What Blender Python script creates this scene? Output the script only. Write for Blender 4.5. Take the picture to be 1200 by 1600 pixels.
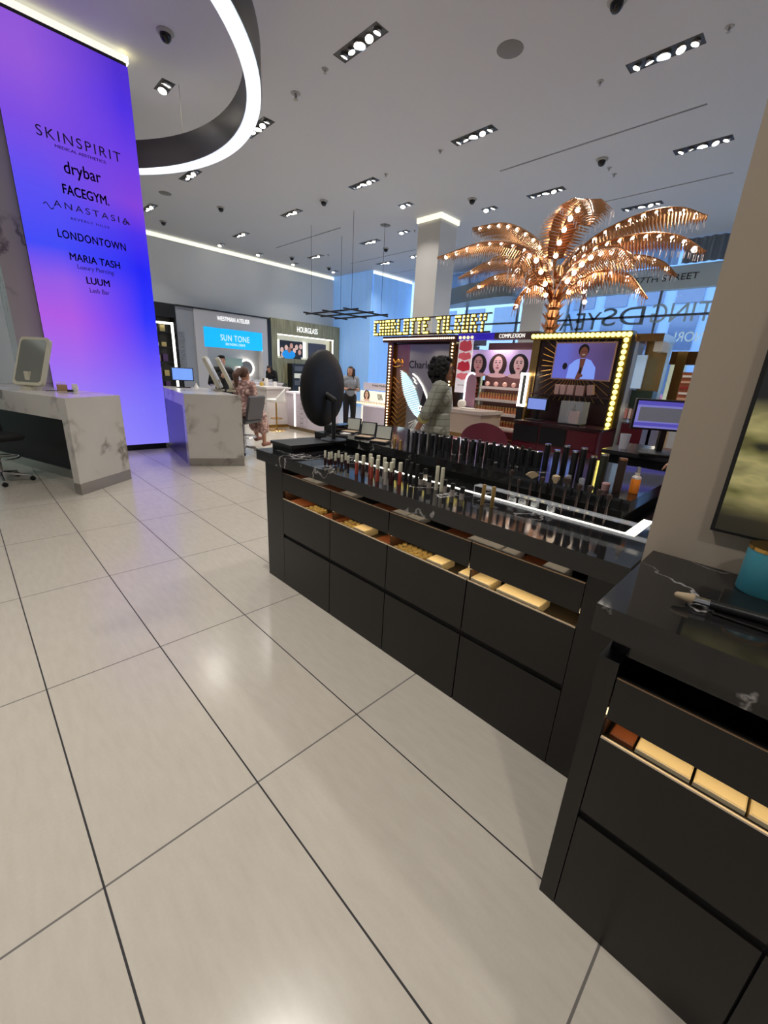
import bpy, bmesh, math, random
from mathutils import Vector, Matrix, Euler, noise
random.seed(7)
for o in list(bpy.data.objects): bpy.data.objects.remove(o)
scn = bpy.context.scene
COL = scn.collection
PI = math.pi
def R(d): return math.radians(d)

# ---------------------------------------------------------------- camera
FPX, YAW, PITCH, ROLL, EYE = 644.79, 0.7962778, 0.3210116, -0.0553302, 1.5
_cy,_sy,_cp,_sp = math.cos(YAW),math.sin(YAW),math.cos(PITCH),math.sin(PITCH)
_f = Vector((_sy*_cp,_cy*_cp,-_sp)); _r = Vector((_cy,-_sy,0)); _d = _f.cross(_r)
_r2 = math.cos(ROLL)*_r+math.sin(ROLL)*_d; _d2 = -math.sin(ROLL)*_r+math.cos(ROLL)*_d
cd = bpy.data.cameras.new('camera'); cam = bpy.data.objects.new('camera', cd); COL.objects.link(cam)
cam.matrix_world = Matrix(((_r2.x,-_d2.x,-_f.x,0),(_r2.y,-_d2.y,-_f.y,0),(_r2.z,-_d2.z,-_f.z,EYE),(0,0,0,1)))
cd.sensor_fit='HORIZONTAL'; cd.sensor_width=36; cd.lens=FPX/1200*36; cd.clip_start=.02; cd.clip_end=300
scn.camera = cam
def at(x, y, ax, v):
    d=_r2*((x-600)/FPX)+_d2*((y-800)/FPX)+_f
    C=Vector((0,0,EYE)); return C+d*((v-C[ax])/d[ax])

# ---------------------------------------------------------------- light and exposure
scn.view_settings.view_transform='Standard'; scn.view_settings.look='None'
scn.view_settings.gamma=1; scn.view_settings.use_curve_mapping=False
scn.view_settings.exposure=0.0
CEIL_W=37.0      # watts of a ceiling fixture
LED_E=1.0        # strength of the big screen
w=bpy.data.worlds.new('world'); scn.world=w; w.use_nodes=True
bg=w.node_tree.nodes['Background']; bg.inputs[0].default_value=(.42,.66,1,1); bg.inputs[1].default_value=6.0

# ---------------------------------------------------------------- materials
def s2l(c): return c/12.92 if c<=.04045 else ((c+.055)/1.055)**2.4
def col(rgb): return tuple(s2l(v/255) for v in rgb)+(1,)
MATS={}
def mat(name, rgb=(128,128,128), rough=.5, metal=0, emit=0, ergb=None, alpha=1, trans=0, spec=.5, coat=0):
    if name in MATS: return MATS[name]
    m=bpy.data.materials.new(name); m.use_nodes=True; b=m.node_tree.nodes['Principled BSDF']
    b.inputs['Base Color'].default_value=col(rgb); b.inputs['Roughness'].default_value=rough
    b.inputs['Metallic'].default_value=metal; b.inputs['Specular IOR Level'].default_value=spec
    if emit: b.inputs['Emission Color'].default_value=col(ergb or rgb); b.inputs['Emission Strength'].default_value=emit
    if alpha<1: b.inputs['Alpha'].default_value=alpha
    if trans: b.inputs['Transmission Weight'].default_value=trans; b.inputs['IOR'].default_value=1.45
    if coat: b.inputs['Coat Weight'].default_value=coat
    MATS[name]=m; return m
class NT:
    def __init__(s,m): s.t=m.node_tree; s.b=s.t.nodes['Principled BSDF']
    def n(s,ty,**k):
        x=s.t.nodes.new(ty)
        for a,v in k.items():
            if a.startswith('i_'): x.inputs[int(a[2:])].default_value=v
            else: setattr(x,a,v)
        return x
    def l(s,a,b): s.t.links.new(a,b)
    def obj(s): return s.n('ShaderNodeTexCoord').outputs['Object']
    def ramp(s,fac,stops):
        r=s.n('ShaderNodeValToRGB'); e=r.color_ramp.elements
        while len(e)<len(stops): e.new(.5)
        for i,(p,c) in enumerate(stops): e[i].position=p; e[i].color=c
        s.l(fac,r.inputs[0]); return r.outputs[0]
    def math(s,op,a,b=0.0,c=None):
        x=s.n('ShaderNodeMath',operation=op)
        for i,v in enumerate((a,b,c)):
            if v is None: continue
            if isinstance(v,(int,float)): x.inputs[i].default_value=v
            else: s.l(v,x.inputs[i])
        return x.outputs[0]
    def mix(s,f,a,b):
        x=s.n('ShaderNodeMix',data_type='RGBA')
        for i,v in ((0,f),(6,a),(7,b)):
            if isinstance(v,(int,float,tuple)): x.inputs[i].default_value=v
            else: s.l(v,x.inputs[i])
        return x.outputs[2]
def marble(name, base, vein, scale=1.2, width=.03, rough=.15, vein2=.5, loc=(0,0,0)):
    m=mat(name,base,rough); t=NT(m); o=t.obj()
    mp=t.n('ShaderNodeMapping'); mp.inputs['Location'].default_value=loc; mp.inputs['Rotation'].default_value=(.3,.5,.6); t.l(o,mp.inputs[0])
    d=t.n('ShaderNodeTexNoise',i_2=scale*1.3,i_3=6.0); t.l(mp.outputs[0],d.inputs['Vector'])
    v=t.math('ABSOLUTE',t.math('SUBTRACT',d.outputs['Fac'],.5))
    d2=t.n('ShaderNodeTexNoise',i_2=scale*.9,i_3=3.0); t.l(mp.outputs[0],d2.inputs['Vector'])
    k=t.ramp(v,[(0,(1,1,1,1)),(width,(0,0,0,1))])
    g=t.ramp(d2.outputs['Fac'],[(.47,(0,0,0,1)),(.62,(1,1,1,1))])
    fac=t.math('MULTIPLY',k,g)
    cl=t.ramp(d2.outputs['Fac'],[(.35,col(base)),(.75,tuple(a*(1-vein2*.3)+b*vein2*.3 for a,b in zip(col(base),col(vein))))])
    t.l(t.mix(fac,cl,col(vein)),t.b.inputs['Base Color']); return m

# floor tiles: 0.5 x 1.085 m, dark joints along Y, greyer joints across
fl=mat('polished_stone_tile',(186,176,163),.22,spec=.5); t=NT(fl)
o=t.obj(); sx=t.n('ShaderNodeSeparateXYZ'); t.l(o,sx.inputs[0])
def joint(t,c,off,per,w):
    p=t.math('FRACT',t.math('DIVIDE',t.math('SUBTRACT',c,off),per))
    q=t.math('ABSOLUTE',t.math('SUBTRACT',p,.5))
    return t.math('GREATER_THAN',q,.5-w/2/per)
jx=joint(t,sx.outputs[0],.033,.5,.0060); jy=joint(t,sx.outputs[1],1.116,1.087,.007)
ns=t.n('ShaderNodeTexNoise',i_2=90.0,i_3=4.0); t.l(o,ns.inputs['Vector'])
mp=t.n('ShaderNodeMapping'); mp.inputs['Scale'].default_value=(22,5,1); t.l(o,mp.inputs[0])
n2=t.n('ShaderNodeTexNoise',i_2=1.5,i_3=5.0); t.l(mp.outputs[0],n2.inputs['Vector'])
base=t.mix(t.ramp(n2.outputs['Fac'],[(.3,(0,0,0,1)),(.75,(1,1,1,1))]),col((198,190,175)),col((190,181,166)))
base=t.mix(t.math('MULTIPLY',ns.outputs['Fac'],.25),base,col((168,160,148)))
# small dark scuffs with their own shape
n3=t.n('ShaderNodeTexNoise',i_2=1.7,i_3=8.0); t.l(o,n3.inputs['Vector'])
base=t.mix(t.math('MULTIPLY',t.ramp(n3.outputs['Fac'],[(.765,(0,0,0,1)),(.78,(1,1,1,1))]),.6),base,col((90,84,78)))
base=t.mix(jy,base,col((104,98,92))); base=t.mix(jx,base,col((34,32,31)))
t.l(base,t.b.inputs['Base Color'])
rr=t.math('MULTIPLY_ADD',t.math('MAXIMUM',jx,jy),.5,.2); t.l(rr,t.b.inputs['Roughness'])

WHITE=mat('white_paint',(206,204,200),.6); CEILM=mat('ceiling_paint',(202,203,207),.75)
WALLM=mat('wall_paint',(232,234,233),.6)
BLACKM=marble('black_marble',(20,20,21),(205,200,196),1.6,.006,.07,.05)
WHITEM=marble('white_marble',(206,202,194),(128,120,110),1.5,.05,.18,.6)
BLACKL=mat('black_lacquer',(21,19,18),.28,spec=.4)
BLACK=mat('black_plastic',(16,16,17),.4); VOID=mat('recess_black',(8,8,8),.8)
STEEL=mat('brushed_steel',(170,165,158),.3,1); CHROME=mat('chrome',(210,210,212),.12,1)
GOLD=mat('gold_metal',(214,170,92),.22,1); BRONZE=mat('bronze_mirror',(150,112,70),.12,1)
COPPER=mat('copper_leaf',(186,134,92),.27,1)
GLASS=mat('clear_acrylic',(235,240,245),.05,alpha=.28,spec=.8)
WLED=mat('white_led',(255,250,240),.5,emit=2.5); CLED=mat('cool_led',(235,245,255),.5,emit=2.5)
WARM=mat('warm_bulb',(255,232,190),.5,emit=5); YBULB=mat('yellow_bulb',(255,236,120),.5,emit=3.2)
LAMP=mat('ceiling_lamp',(255,246,226),.5,emit=14)
PAPER=mat('white_paper',(236,232,224),.6); CREAM=mat('cream_plastic',(205,200,176),.4)
BURG=mat('burgundy_lacquer',(92,26,38),.3); PINKW=mat('pale_pink_lacquer',(222,206,212),.4)

# ---------------------------------------------------------------- mesh helpers
class MB:
    def __init__(s): s.v=[]; s.f=[]; s.sm=[]
    def add(s,vs,fs,smooth=False):
        n=len(s.v); s.v+= [tuple(v) for v in vs]; s.f+=[tuple(i+n for i in f) for f in fs]; s.sm+=[smooth]*len(fs); return s
    def box(s,x0,y0,z0,x1,y1,z1,M=None,b=0):
        if x0>x1:x0,x1=x1,x0
        if y0>y1:y0,y1=y1,y0
        if z0>z1:z0,z1=z1,z0
        if b>0:
            vs=[];
            for z,i in ((z0,b),(z0+b,0),(z1-b,0),(z1,b)):
                vs+=[(x0+i+b*(0),y0+i,z),(x1-i,y0+i,z),(x1-i,y1-i,z),(x0+i,y1-i,z)]
            fs=[(3,2,1,0),(12,13,14,15)]
            for k in range(3):
                for j in range(4): a=k*4+j; c=k*4+(j+1)%4; fs.append((a,c,c+4,a+4))
        else:
            vs=[(x,y,z) for z in (z0,z1) for x,y in ((x0,y0),(x1,y0),(x1,y1),(x0,y1))]
            fs=[(3,2,1,0),(4,5,6,7),(0,1,5,4),(1,2,6,5),(2,3,7,6),(3,0,4,7)]
        if M: vs=[M@Vector(v) for v in vs]
        return s.add(vs,fs)
    def prism(s,poly,z0,z1,M=None):
        n=len(poly); vs=[(x,y,z0) for x,y in poly]+[(x,y,z1) for x,y in poly]
        fs=[tuple(range(n-1,-1,-1)),tuple(range(n,2*n))]+[(i,(i+1)%n,(i+1)%n+n,i+n) for i in range(n)]
        if M: vs=[M@Vector(v) for v in vs]
        return s.add(vs,fs)
    def lathe(s,prof,n=16,M=None,smooth=True):   # prof: (r,z), along z
        vs=[];fs=[]
        for r,z in prof:
            for i in range(n): a=2*PI*i/n; vs.append(Vector((r*math.cos(a),r*math.sin(a),z)))
        for k in range(len(prof)-1):
            for i in range(n): a=k*n+i; b=k*n+(i+1)%n; fs.append((a,b,b+n,a+n))
        fs.append(tuple(range(n-1,-1,-1))); fs.append(tuple(range((len(prof)-1)*n,len(prof)*n)))
        if M: vs=[M@v for v in vs]
        return s.add(vs,fs,smooth)
    def cyl(s,x,y,z0,z1,r,r2=None,n=16): return s.lathe([(r,z0),(r if r2 is None else r2,z1)],n,Matrix.Translation((x,y,0)))
    def rod(s,p,q,r,r2=None,n=8):
        p=Vector(p);q=Vector(q);d=q-p
        if d.length<1e-6: return s
        M=Matrix.Translation(p)@d.to_track_quat('Z','Y').to_matrix().to_4x4()
        return s.lathe([(r,0),(r if r2 is None else r2,d.length)],n,M)
    def tube(s,pts,r,n=8):
        for a,b in zip(pts[:-1],pts[1:]): s.rod(a,b,r,n=n)
        for a in pts[1:-1]: s.ball(a,r,6)
        return s
    def ball(s,c,r,n=10,M=None):
        if not isinstance(r,(tuple,list)): r=(r,r,r)
        m=max(4,n//2+1); vs=[];fs=[]
        for k in range(1,m):
            ph=PI*k/m
            for i in range(n): a=2*PI*i/n; vs.append(Vector((r[0]*math.sin(ph)*math.cos(a),r[1]*math.sin(ph)*math.sin(a),-r[2]*math.cos(ph))))
        lo=len(vs); vs.append(Vector((0,0,-r[2]))); vs.append(Vector((0,0,r[2])))
        for k in range(m-2):
            for i in range(n): a=k*n+i;b=k*n+(i+1)%n; fs.append((a,b,b+n,a+n))
        for i in range(n): fs.append((lo,(i+1)%n,i)); fs.append((lo+1,(m-2)*n+i,(m-2)*n+(i+1)%n))
        if M: vs=[M@v for v in vs]
        c=Vector(c); return s.add([v+c for v in vs],fs,True)
    def cap(s,p,q,r0,r1=None,n=12,flat=None):   # tapered capsule
        r1=r0 if r1 is None else r1
        p=Vector(p);q=Vector(q);d=q-p;L=max(d.length,1e-5)
        M=Matrix.Translation(p)@d.to_track_quat('Z','Y').to_matrix().to_4x4()
        pr=[(max(r0*math.sin(a),1e-4),-r0*math.cos(a)) for a in [PI/2*k/4 for k in range(0,5)]]
        pr+=[(max(r1*math.cos(a),1e-4),L+r1*math.sin(a)) for a in [PI/2*k/4 for k in range(0,5)]]
        return s.lathe(pr,n,M)
    def quad(s,a,b,c,d): return s.add([a,b,c,d],[(0,1,2,3)])
    def build(s,name,m,parent=None,smooth=None):
        me=bpy.data.meshes.new(name); me.from_pydata(s.v,[],s.f); me.polygons.foreach_set('use_smooth',s.sm)
        bm=bmesh.new(); bm.from_mesh(me); bmesh.ops.recalc_face_normals(bm,faces=bm.faces); bm.to_mesh(me); bm.free()
        me.materials.append(m); me.update()
        o=bpy.data.objects.new(name,me); COL.objects.link(o)
        if parent: o.parent=parent
        if any(s.sm):
            try: me.set_sharp_from_angle(angle=R(40))
            except Exception: pass
        return o
def tagit(o,label,cat,group=None,kind=None):
    o['label']=label; o['category']=cat
    if group: o['group']=group
    if kind: o['kind']=kind
    return o
def thing(name,label,cat,loc=(0,0,0),rz=0,group=None):
    o=bpy.data.objects.new(name,None); COL.objects.link(o); o.location=loc; o.rotation_euler=(0,0,rz); o.empty_display_size=.05
    return tagit(o,label,cat,group)
def single(name,label,cat,mb,m,loc=(0,0,0),rz=0,group=None):
    o=mb.build(name,m); o.location=loc; o.rotation_euler=(0,0,rz); return tagit(o,label,cat,group)
def struct(name,mb,m):
    o=mb.build(name,m); o['kind']='structure'; return o
def dup(root,loc,rz=None,label=None,group=None,scale=None):
    kids=[c for c in bpy.data.objects if c.parent is root]
    r=root.copy(); COL.objects.link(r); r.location=loc
    if rz is not None: r.rotation_euler=(0,0,rz)
    if label: r['label']=label
    if group: r['group']=group
    if scale: r.scale=scale
    for ch in kids:
        c=ch.copy(); COL.objects.link(c); c.parent=r
        for g in [q for q in bpy.data.objects if q.parent is ch]:
            d=g.copy(); COL.objects.link(d); d.parent=c
    return r
def ordn(n): return ['','first','second','third','fourth','fifth','sixth','seventh','eighth','ninth','tenth','eleventh','twelfth','thirteenth','fourteenth','fifteenth','sixteenth','seventeenth','eighteenth'][n] if n<=18 else 'number %d'%n
def clone(o,parent,loc=(0,0,0)):
    c=o.copy(); COL.objects.link(c); c.parent=parent; c.location=loc; return c
def text(s,O,U,V,w,m,parent=None,hgt=None,ext=.004,name='lettering',sp=1.0,bold=0,shear=0):
    cu=bpy.data.curves.new('t','FONT'); cu.body=s; cu.space_character=sp; cu.shear=shear
    to=bpy.data.objects.new('t',cu); COL.objects.link(to)
    dg=bpy.context.evaluated_depsgraph_get(); dg.update(); me=bpy.data.meshes.new_from_object(to.evaluated_get(dg))
    bpy.data.objects.remove(to); bpy.data.curves.remove(cu)
    xs=[v.co.x for v in me.vertices]; ys=[v.co.y for v in me.vertices]
    x0,x1,y0,y1=min(xs),max(xs),min(ys),max(ys); k=w/(x1-x0); kh=k if hgt is None else hgt/(y1-y0)
    U=Vector(U).normalized();V=Vector(V).normalized();N=U.cross(V);O=Vector(O)
    bm=bmesh.new(); bm.from_mesh(me); 
    if bold:
        base=bm.faces[:]
        for dx,dy in ((bold,0),(-bold,0),(0,bold*.7),(0,-bold*.7)):
            r=bmesh.ops.duplicate(bm,geom=base+[e for f in base for e in f.edges][:0])
            for v in [e for e in r['geom'] if isinstance(e,bmesh.types.BMVert)]: v.co.x+=dx; v.co.y+=dy
    g=bmesh.ops.extrude_face_region(bm,geom=bm.faces[:]); vv=[e for e in g['geom'] if isinstance(e,bmesh.types.BMVert)]
    st=set(vv)
    for v in bm.verts:
        v.co=O+U*((v.co.x-x0)*k)+V*((v.co.y-y0)*kh)+(N*ext if v in st else Vector())
    bm.to_mesh(me); bm.free(); me.materials.clear(); me.materials.append(m); me.name=name
    o=bpy.data.objects.new(name,me); COL.objects.link(o)
    if parent: o.parent=parent
    return o
def remesh(mb,vox,smooth=2):
    me=bpy.data.meshes.new('r'); me.from_pydata(mb.v,[],mb.f)
    bm=bmesh.new(); bm.from_mesh(me); bmesh.ops.recalc_face_normals(bm,faces=bm.faces); bm.to_mesh(me); bm.free()
    o=bpy.data.objects.new('r',me); COL.objects.link(o)
    md=o.modifiers.new('r','REMESH'); md.mode='VOXEL'; md.voxel_size=vox; md.use_smooth_shade=True
    if smooth: sm=o.modifiers.new('s','SMOOTH'); sm.iterations=smooth; sm.factor=.5
    dg=bpy.context.evaluated_depsgraph_get(); dg.update(); r=bpy.data.meshes.new_from_object(o.evaluated_get(dg))
    bpy.data.objects.remove(o); return r
def blob(mb,vox,name,m,parent,smooth=2):
    me=remesh(mb,vox,smooth); me.name=name; me.materials.clear(); me.materials.append(m)
    me.polygons.foreach_set('use_smooth',[True]*len(me.polygons))
    o=bpy.data.objects.new(name,me); COL.objects.link(o); o.parent=parent; return o
def spot_light(loc,watt,size=.25,color=(1,.965,.925),spread=R(150),dirn=(0,0,-1),parent=None,name='lamp_light'):
    L=bpy.data.lights.new(name,'AREA'); L.shape='DISK'; L.size=size; L.energy=watt; L.color=color; L.spread=spread
    o=bpy.data.objects.new(name,L); COL.objects.link(o); o.location=loc
    o.rotation_euler=Vector(dirn).to_track_quat('-Z','Y').to_euler()
    if parent: o.parent=parent
    return o
# ================================================================ the setting
H=5.7; FARY=17.3; FACX=16.0
struct('floor',MB().box(-6,-5,-.1,FACX+.3,FARY+.2,0),fl)
# ceiling with long air slots cut in
slots=[(9.27,11.6,15.37),(12.3,10.9,14.74),(9.0,2.35,5.93),(11.85,2.34,5.6),(14.4,11.2,14.6)]
xs=[-6]+sum([[x-.025,x+.025] for x in sorted(set(s[0] for s in slots))],[])+[FACX+.3]
cm=MB(); sl=MB()
for i in range(len(xs)-1):
    if i%2==0: cm.box(xs[i],-5,H,xs[i+1],FARY+.2,H+.12)
    else:
        y=-5
        for s in sorted([q for q in slots if abs(q[0]-.025-xs[i])<1e-6],key=lambda q:q[1]):
            cm.box(xs[i],y,H,xs[i+1],s[1],H+.12); y=s[2]
            sl.box(xs[i],s[1],H+.08,xs[i+1],s[2],H+.12)
        cm.box(xs[i],y,H,xs[i+1],FARY+.2,H+.12)
struct('ceiling',cm,CEILM); struct('trim_1',sl,VOID)
struct('wall_back',MB().box(-6,FARY,0,13.56,FARY+.2,H-.14),WALLM)
cl=MB().box(-6,FARY+.03,H-.14,13.4,FARY+.2,H-.02); o=cl.build('cove_light_strip',mat('cove_led',(255,250,225),.5,emit=.95)); tagit(o,'warm cove light line where the white back wall meets the ceiling','light strip')
struct('wall_left',MB().box(-6.2,-5,0,-6,FARY,H),WALLM)
struct('wall_front',MB().box(-6,-5.2,0,FACX,-5,H),WALLM)
# blue frosted panel wall stepping round the alcove
bm_=mat('blue_frosted_panel',(150,190,235),.35,emit=.42,ergb=(112,160,220))
p=MB()
for k in range(6): y=14.65+k*.44; p.box(13.45,y+.008,0,13.53,y+.432,H-.01)
struct('wall_alcove_side',p,bm_)
p=MB()
for k in range(6): x=13.55+k*.41; p.box(x+.008,14.62,0,x+.402,14.7,H-.14)
p.box(13.45,14.6,3.3,16,14.63,3.32)
struct('wall_alcove_back',p,bm_)
o=MB().box(13.55,14.64,H-.13,16,14.7,H-.03).build('cove_light_strip',MATS['cove_led']); tagit(o,'warm cove light line above the blue panelled alcove wall','light strip')

# facade: glass, mullions, stone band with street name
gl=mat('facade_glass',(200,225,245),.02,alpha=.12,spec=.8)
struct('window_1',MB().box(FACX,-4,.1,FACX+.02,14.6,4.40).box(FACX,-4,5.02,FACX+.02,14.6,H),gl)
mu=MB(); 
for y in (-3,-.6,1.8,4.2,6.6,9.0,11.4,13.8): mu.box(FACX-.03,y-.03,0,FACX+.06,y+.03,H)
mu.box(FACX-.03,-4,3.66,FACX+.06,14.6,3.72).box(FACX-.03,-4,0,FACX+.06,14.6,.12)
struct('trim_2',mu,mat('mullion_grey',(92,98,104),.4))
bd=MB().box(FACX-.12,-4,4.40,FACX+.12,8.6,5.02); struct('trim_3',bd,mat('facade_band',(186,200,202),.55))
struct('wall_right',MB().box(FACX,-5,0,FACX+.2,-4,H),WALLM)
T=mat('dark_lettering',(24,26,28),.5)
a=at(1045,439,0,FACX-.13); b=at(1091,434,0,FACX-.13)
o=text('57TH STREET',(FACX-.125,b.y+2.28*(a.y-b.y),4.63),(0,-1,0),(0,0,1),2.28*(a.y-b.y),T,hgt=.17,name='street_name_lettering')
tagit(o,'dark STREET name letters on the grey band above the street window, half behind the palm','lettering')
# dark curved canopy hanging in the window zone left of the palm
cv=MB(); pts=[]
for k in range(15):
    a=k/14; y=13.8-a*5.0; x=15.6-1.1*math.sin(a*PI*.5)**2; 
    pts.append((x,y))
for k in range(7): a=PI*k/6; pts.append((14.5+.28*(1-math.cos(a)),8.8-.28*math.sin(a)))
pts+= [(15.95,8.9),(15.95,13.8)]
cv.prism(pts,4.38,5.0); o=cv.build('mezzanine_canopy',mat('canopy_grey',(126,138,142),.35)); tagit(o,'dark grey curved canopy band behind the white pillars, left of the palm','canopy')
# sheer curtains high in the windows
def curtain(y0,y1,z0,z1,label,m,x=15.75):
    n=int((y1-y0)/.035); vs=[];fs=[]
    for i in range(n+1):
        y=y0+(y1-y0)*i/n; dx=.04*math.sin(i*1.05)+.02*math.sin(i*.37)
        vs+=[(x+dx,y,z0),(x+dx,y,z1)]
    for i in range(n): fs.append((2*i,2*i+2,2*i+3,2*i+1))
    vs2=[(a+.012,b,c) for a,b,c in vs]; N=len(vs); fs+= [tuple(j+N for j in reversed(f)) for f in fs]
    mb=MB(); mb.add(vs+vs2,fs,True); o=mb.build('sheer_curtain',m); tagit(o,label,'curtain'); return o
sh=mat('sheer_blue',(170,205,240),.8,alpha=.6); curtain(8.9,12.9,5.0,5.66,'bright blue sheer curtain above the dark curved canopy',sh)
curtain(3.9,8.3,5.03,5.66,'blue sheer curtain above the grey band, behind the palm fronds',sh)
curtain(1.5,3.8,5.03,5.66,'grey pleated curtain above the street name band, beside the near pillar',mat('sheer_grey',(120,128,136),.8,alpha=.92))
# mirrored window lettering (reads from the street)
ML=mat('window_vinyl',(150,175,190),.5,emit=.12,ergb=(170,200,220)); MD=mat('window_vinyl_dark',(104,122,132),.5); MW=mat('window_vinyl_white',(220,240,245),.5,emit=.25,ergb=(200,230,240))
def wtext(s,xl,xr,yb,h,m,label,x=FACX-.03):
    l=at(xl,yb,0,x); r=at(xr,yb-(xr-xl)*.07,0,x)
    o=text(s,(x,r.y,min(l.z,r.z)),(0,1,0),(0,0,1),l.y-r.y,m,hgt=h,name='window_lettering',ext=.006); tagit(o,label,'lettering'); return o
wtext('YEA',873,936,517,.55,MD,'dark mirrored letters Y E A on the street window beside the palm trunk')
wtext('DS',938,1004,510,.55,MD,'dark mirrored letters D S on the street window, right of the Y')
wtext('TING',1014,1112,505,.55,ML,'pale mirrored letters T I N G on the street window near the pillar')
wtext('NORI',1052,1098,534,.28,MW,'white mirrored letters N O R I on the street window below the larger row')
wtext('CHARLO',1064,1106,568,.2,MW,'small mirrored letters C H A R L O on the window low beside the pillar')
wtext('RUBY',1002,1024,568,.2,MW,'small mirrored letters ending in R U Y on the window behind the gold column')
# across the street
def building(label,x,y0,y1,hh,c,wc,nx,nz,off=0):
    t=thing('office_building',label,'building',(x,y0,-.2)); W=y1-y0
    wl=MB().box(0,0,0,5,W,hh).build('wall',mat('bldg_'+str(c),c,.7),t)
    wm=mat('bldg_win_'+str(wc),wc,.15,spec=.8)
    for i in range(nx):
        for j in range(nz):
            y=(i+.5)*W/nx; z=1.2+(j+.5)*(hh-1.5)/nz; a=W/nx*.34; b=(hh-1.5)/nz*.36
            f=MB().box(-.06,y-a,z-b,.0,y+a,z+b); g=f.build('window',wm,t)
    return t
building('pale stone building across the street, seen left of the palm',26,12,26,15,(168,178,190),(70,92,120),6,5)
building('blue glass building across the street, seen behind the palm trunk',27,3.2,11.8,17,(120,146,180),(50,74,110),5,7)
building('grey brick building across the street, seen beside the near pillar',26,-8,3,16,(96,104,122),(150,186,220),6,6)
struct('trim_4',MB().box(FACX+.3,-14,-.3,34,30,-.12),mat('asphalt',(92,98,108),.8))
def car(label,x,y,c):
    t=thing('parked_car',label,'car',(x,y,-.12))
    pr=[(-2.1,.35),(-2.1,.8),(-1.5,.95),(-.9,1.42),(.7,1.45),(1.4,.98),(2.1,.85),(2.15,.35)]
    M=Matrix(((0,0,1,-.85),(1,0,0,0),(0,1,0,0),(0,0,0,1)))
    MB().prism(pr,0,1.7,M).build('body',mat('car_%d'%c[0],c,.25),t)
    M2=Matrix(((0,0,1,-.87),(1,0,0,0),(0,1,0,0),(0,0,0,1)))
    MB().prism([(-1.35,.98),(-.85,1.36),(.65,1.38),(1.2,1.0)],0,1.74,M2).build('windows',mat('car_glass',(20,26,34),.1),t)
    for yy in (-1.35,1.35): MB().lathe([(.33,0),(.33,.24)],16,Matrix.Translation((-.87,yy,.33))@Matrix.Rotation(PI/2,4,'Y')).build('wheel',BLACK,t)
car('red car parked across the street, seen through the window',21,5.5,(170,40,48)); car('white car parked across the street near the pillar side',21,-.2,(215,220,226))

# pillars
def pillar(name,label,x0,y0,x1,y1,m,cove=True,top=H-.1):
    t=thing(name,label,'pillar',((x0+x1)/2,(y0+y1)/2,0)); a=(x1-x0)/2;b=(y1-y0)/2
    MB().box(-a,-b,0,a,b,top).build('shaft',m,t)
    if cove:
        q=MB(); 
        for (u0,v0,u1,v1) in ((-a-.04,-b-.04,a+.04,-b+.02),(-a-.04,-b+.02,-a+.02,b+.04)): q.box(u0,v0,top-.02,u1,v1,H-.002)
        q.build('cove_light',MATS['cove_led'],t)
    return t
pillar('square_pillar','tall white square pillar with glowing top edge left of the palm',10.1,8.35,10.85,9.15,WHITE)
pillar('square_pillar','white square pillar half hidden behind the palm fronds',13.5,6.75,14.2,7.45,WHITE,False,H)
pc=thing('square_pillar','beige square pillar rising behind the nearest black counter','pillar',(1.95,-.35,0))
MB().box(-.49,-.6,0,.75,.61,H).build('shaft',mat('beige_pillar',(172,158,140),.55),pc)

# ceiling fixtures
def fixture_proto():
    t=thing('ceiling_light','recessed ceiling light','ceiling light',(0,0,H))
    b=MB()
    b.box(-.11,-.44,-.004,.11,-.43,.0).box(-.11,.43,-.004,.11,.44,0).box(-.11,-.43,-.004,-.1,.43,0).box(.1,-.43,-.004,.11,.43,0)
    b.box(-.1,-.43,-.001,.1,.43,0)
    b.build('frame',mat('fixture_dark',(82,80,78),.35,.6),t)
    for k,(y,r,tx,ty) in enumerate(((-.35,.045,.5,.2),(-.19,.05,-.6,.4),(0,.075,0,0),(.17,.045,-.5,-.5),(.32,.045,.7,.3))):
        M=Matrix.Translation((0,y,-.014))@Euler((tx*.5,ty*.5,0)).to_matrix().to_4x4()
        g=MB().lathe([(r*1.18,.01),(r*1.2,-.016),(r*1.05,-.018),(r*1.0,-.004)],16,M).build('lamp_housing',CHROME,t)
        MB().lathe([(r*.98,-.004),(r*.9,-.006)],16,M).build('lens',LAMP,g)
    return t
FX=fixture_proto()
def fixture2_proto():
    t=thing('ceiling_light','recessed ceiling light','ceiling light',(0,0,H))
    b=MB().box(-.1,-.2,-.003,.1,.2,0)
    b.build('frame',MATS['fixture_dark'],t)
    for k,(y,r,tx,ty) in enumerate(((-.1,.06,.5,.3),(.1,.06,-.4,.5))):
        M=Matrix.Translation((0,y,-.014))@Euler((tx*.5,ty*.5,0)).to_matrix().to_4x4()
        g=MB().lathe([(r*1.18,.01),(r*1.2,-.016),(r*1.05,-.018),(r*1.0,-.004)],16,M).build('lamp_housing',CHROME,t)
        MB().lathe([(r*.98,-.004),(r*.9,-.006)],16,M).build('lens',LAMP,g)
    return t
FX2=fixture2_proto()
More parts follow.
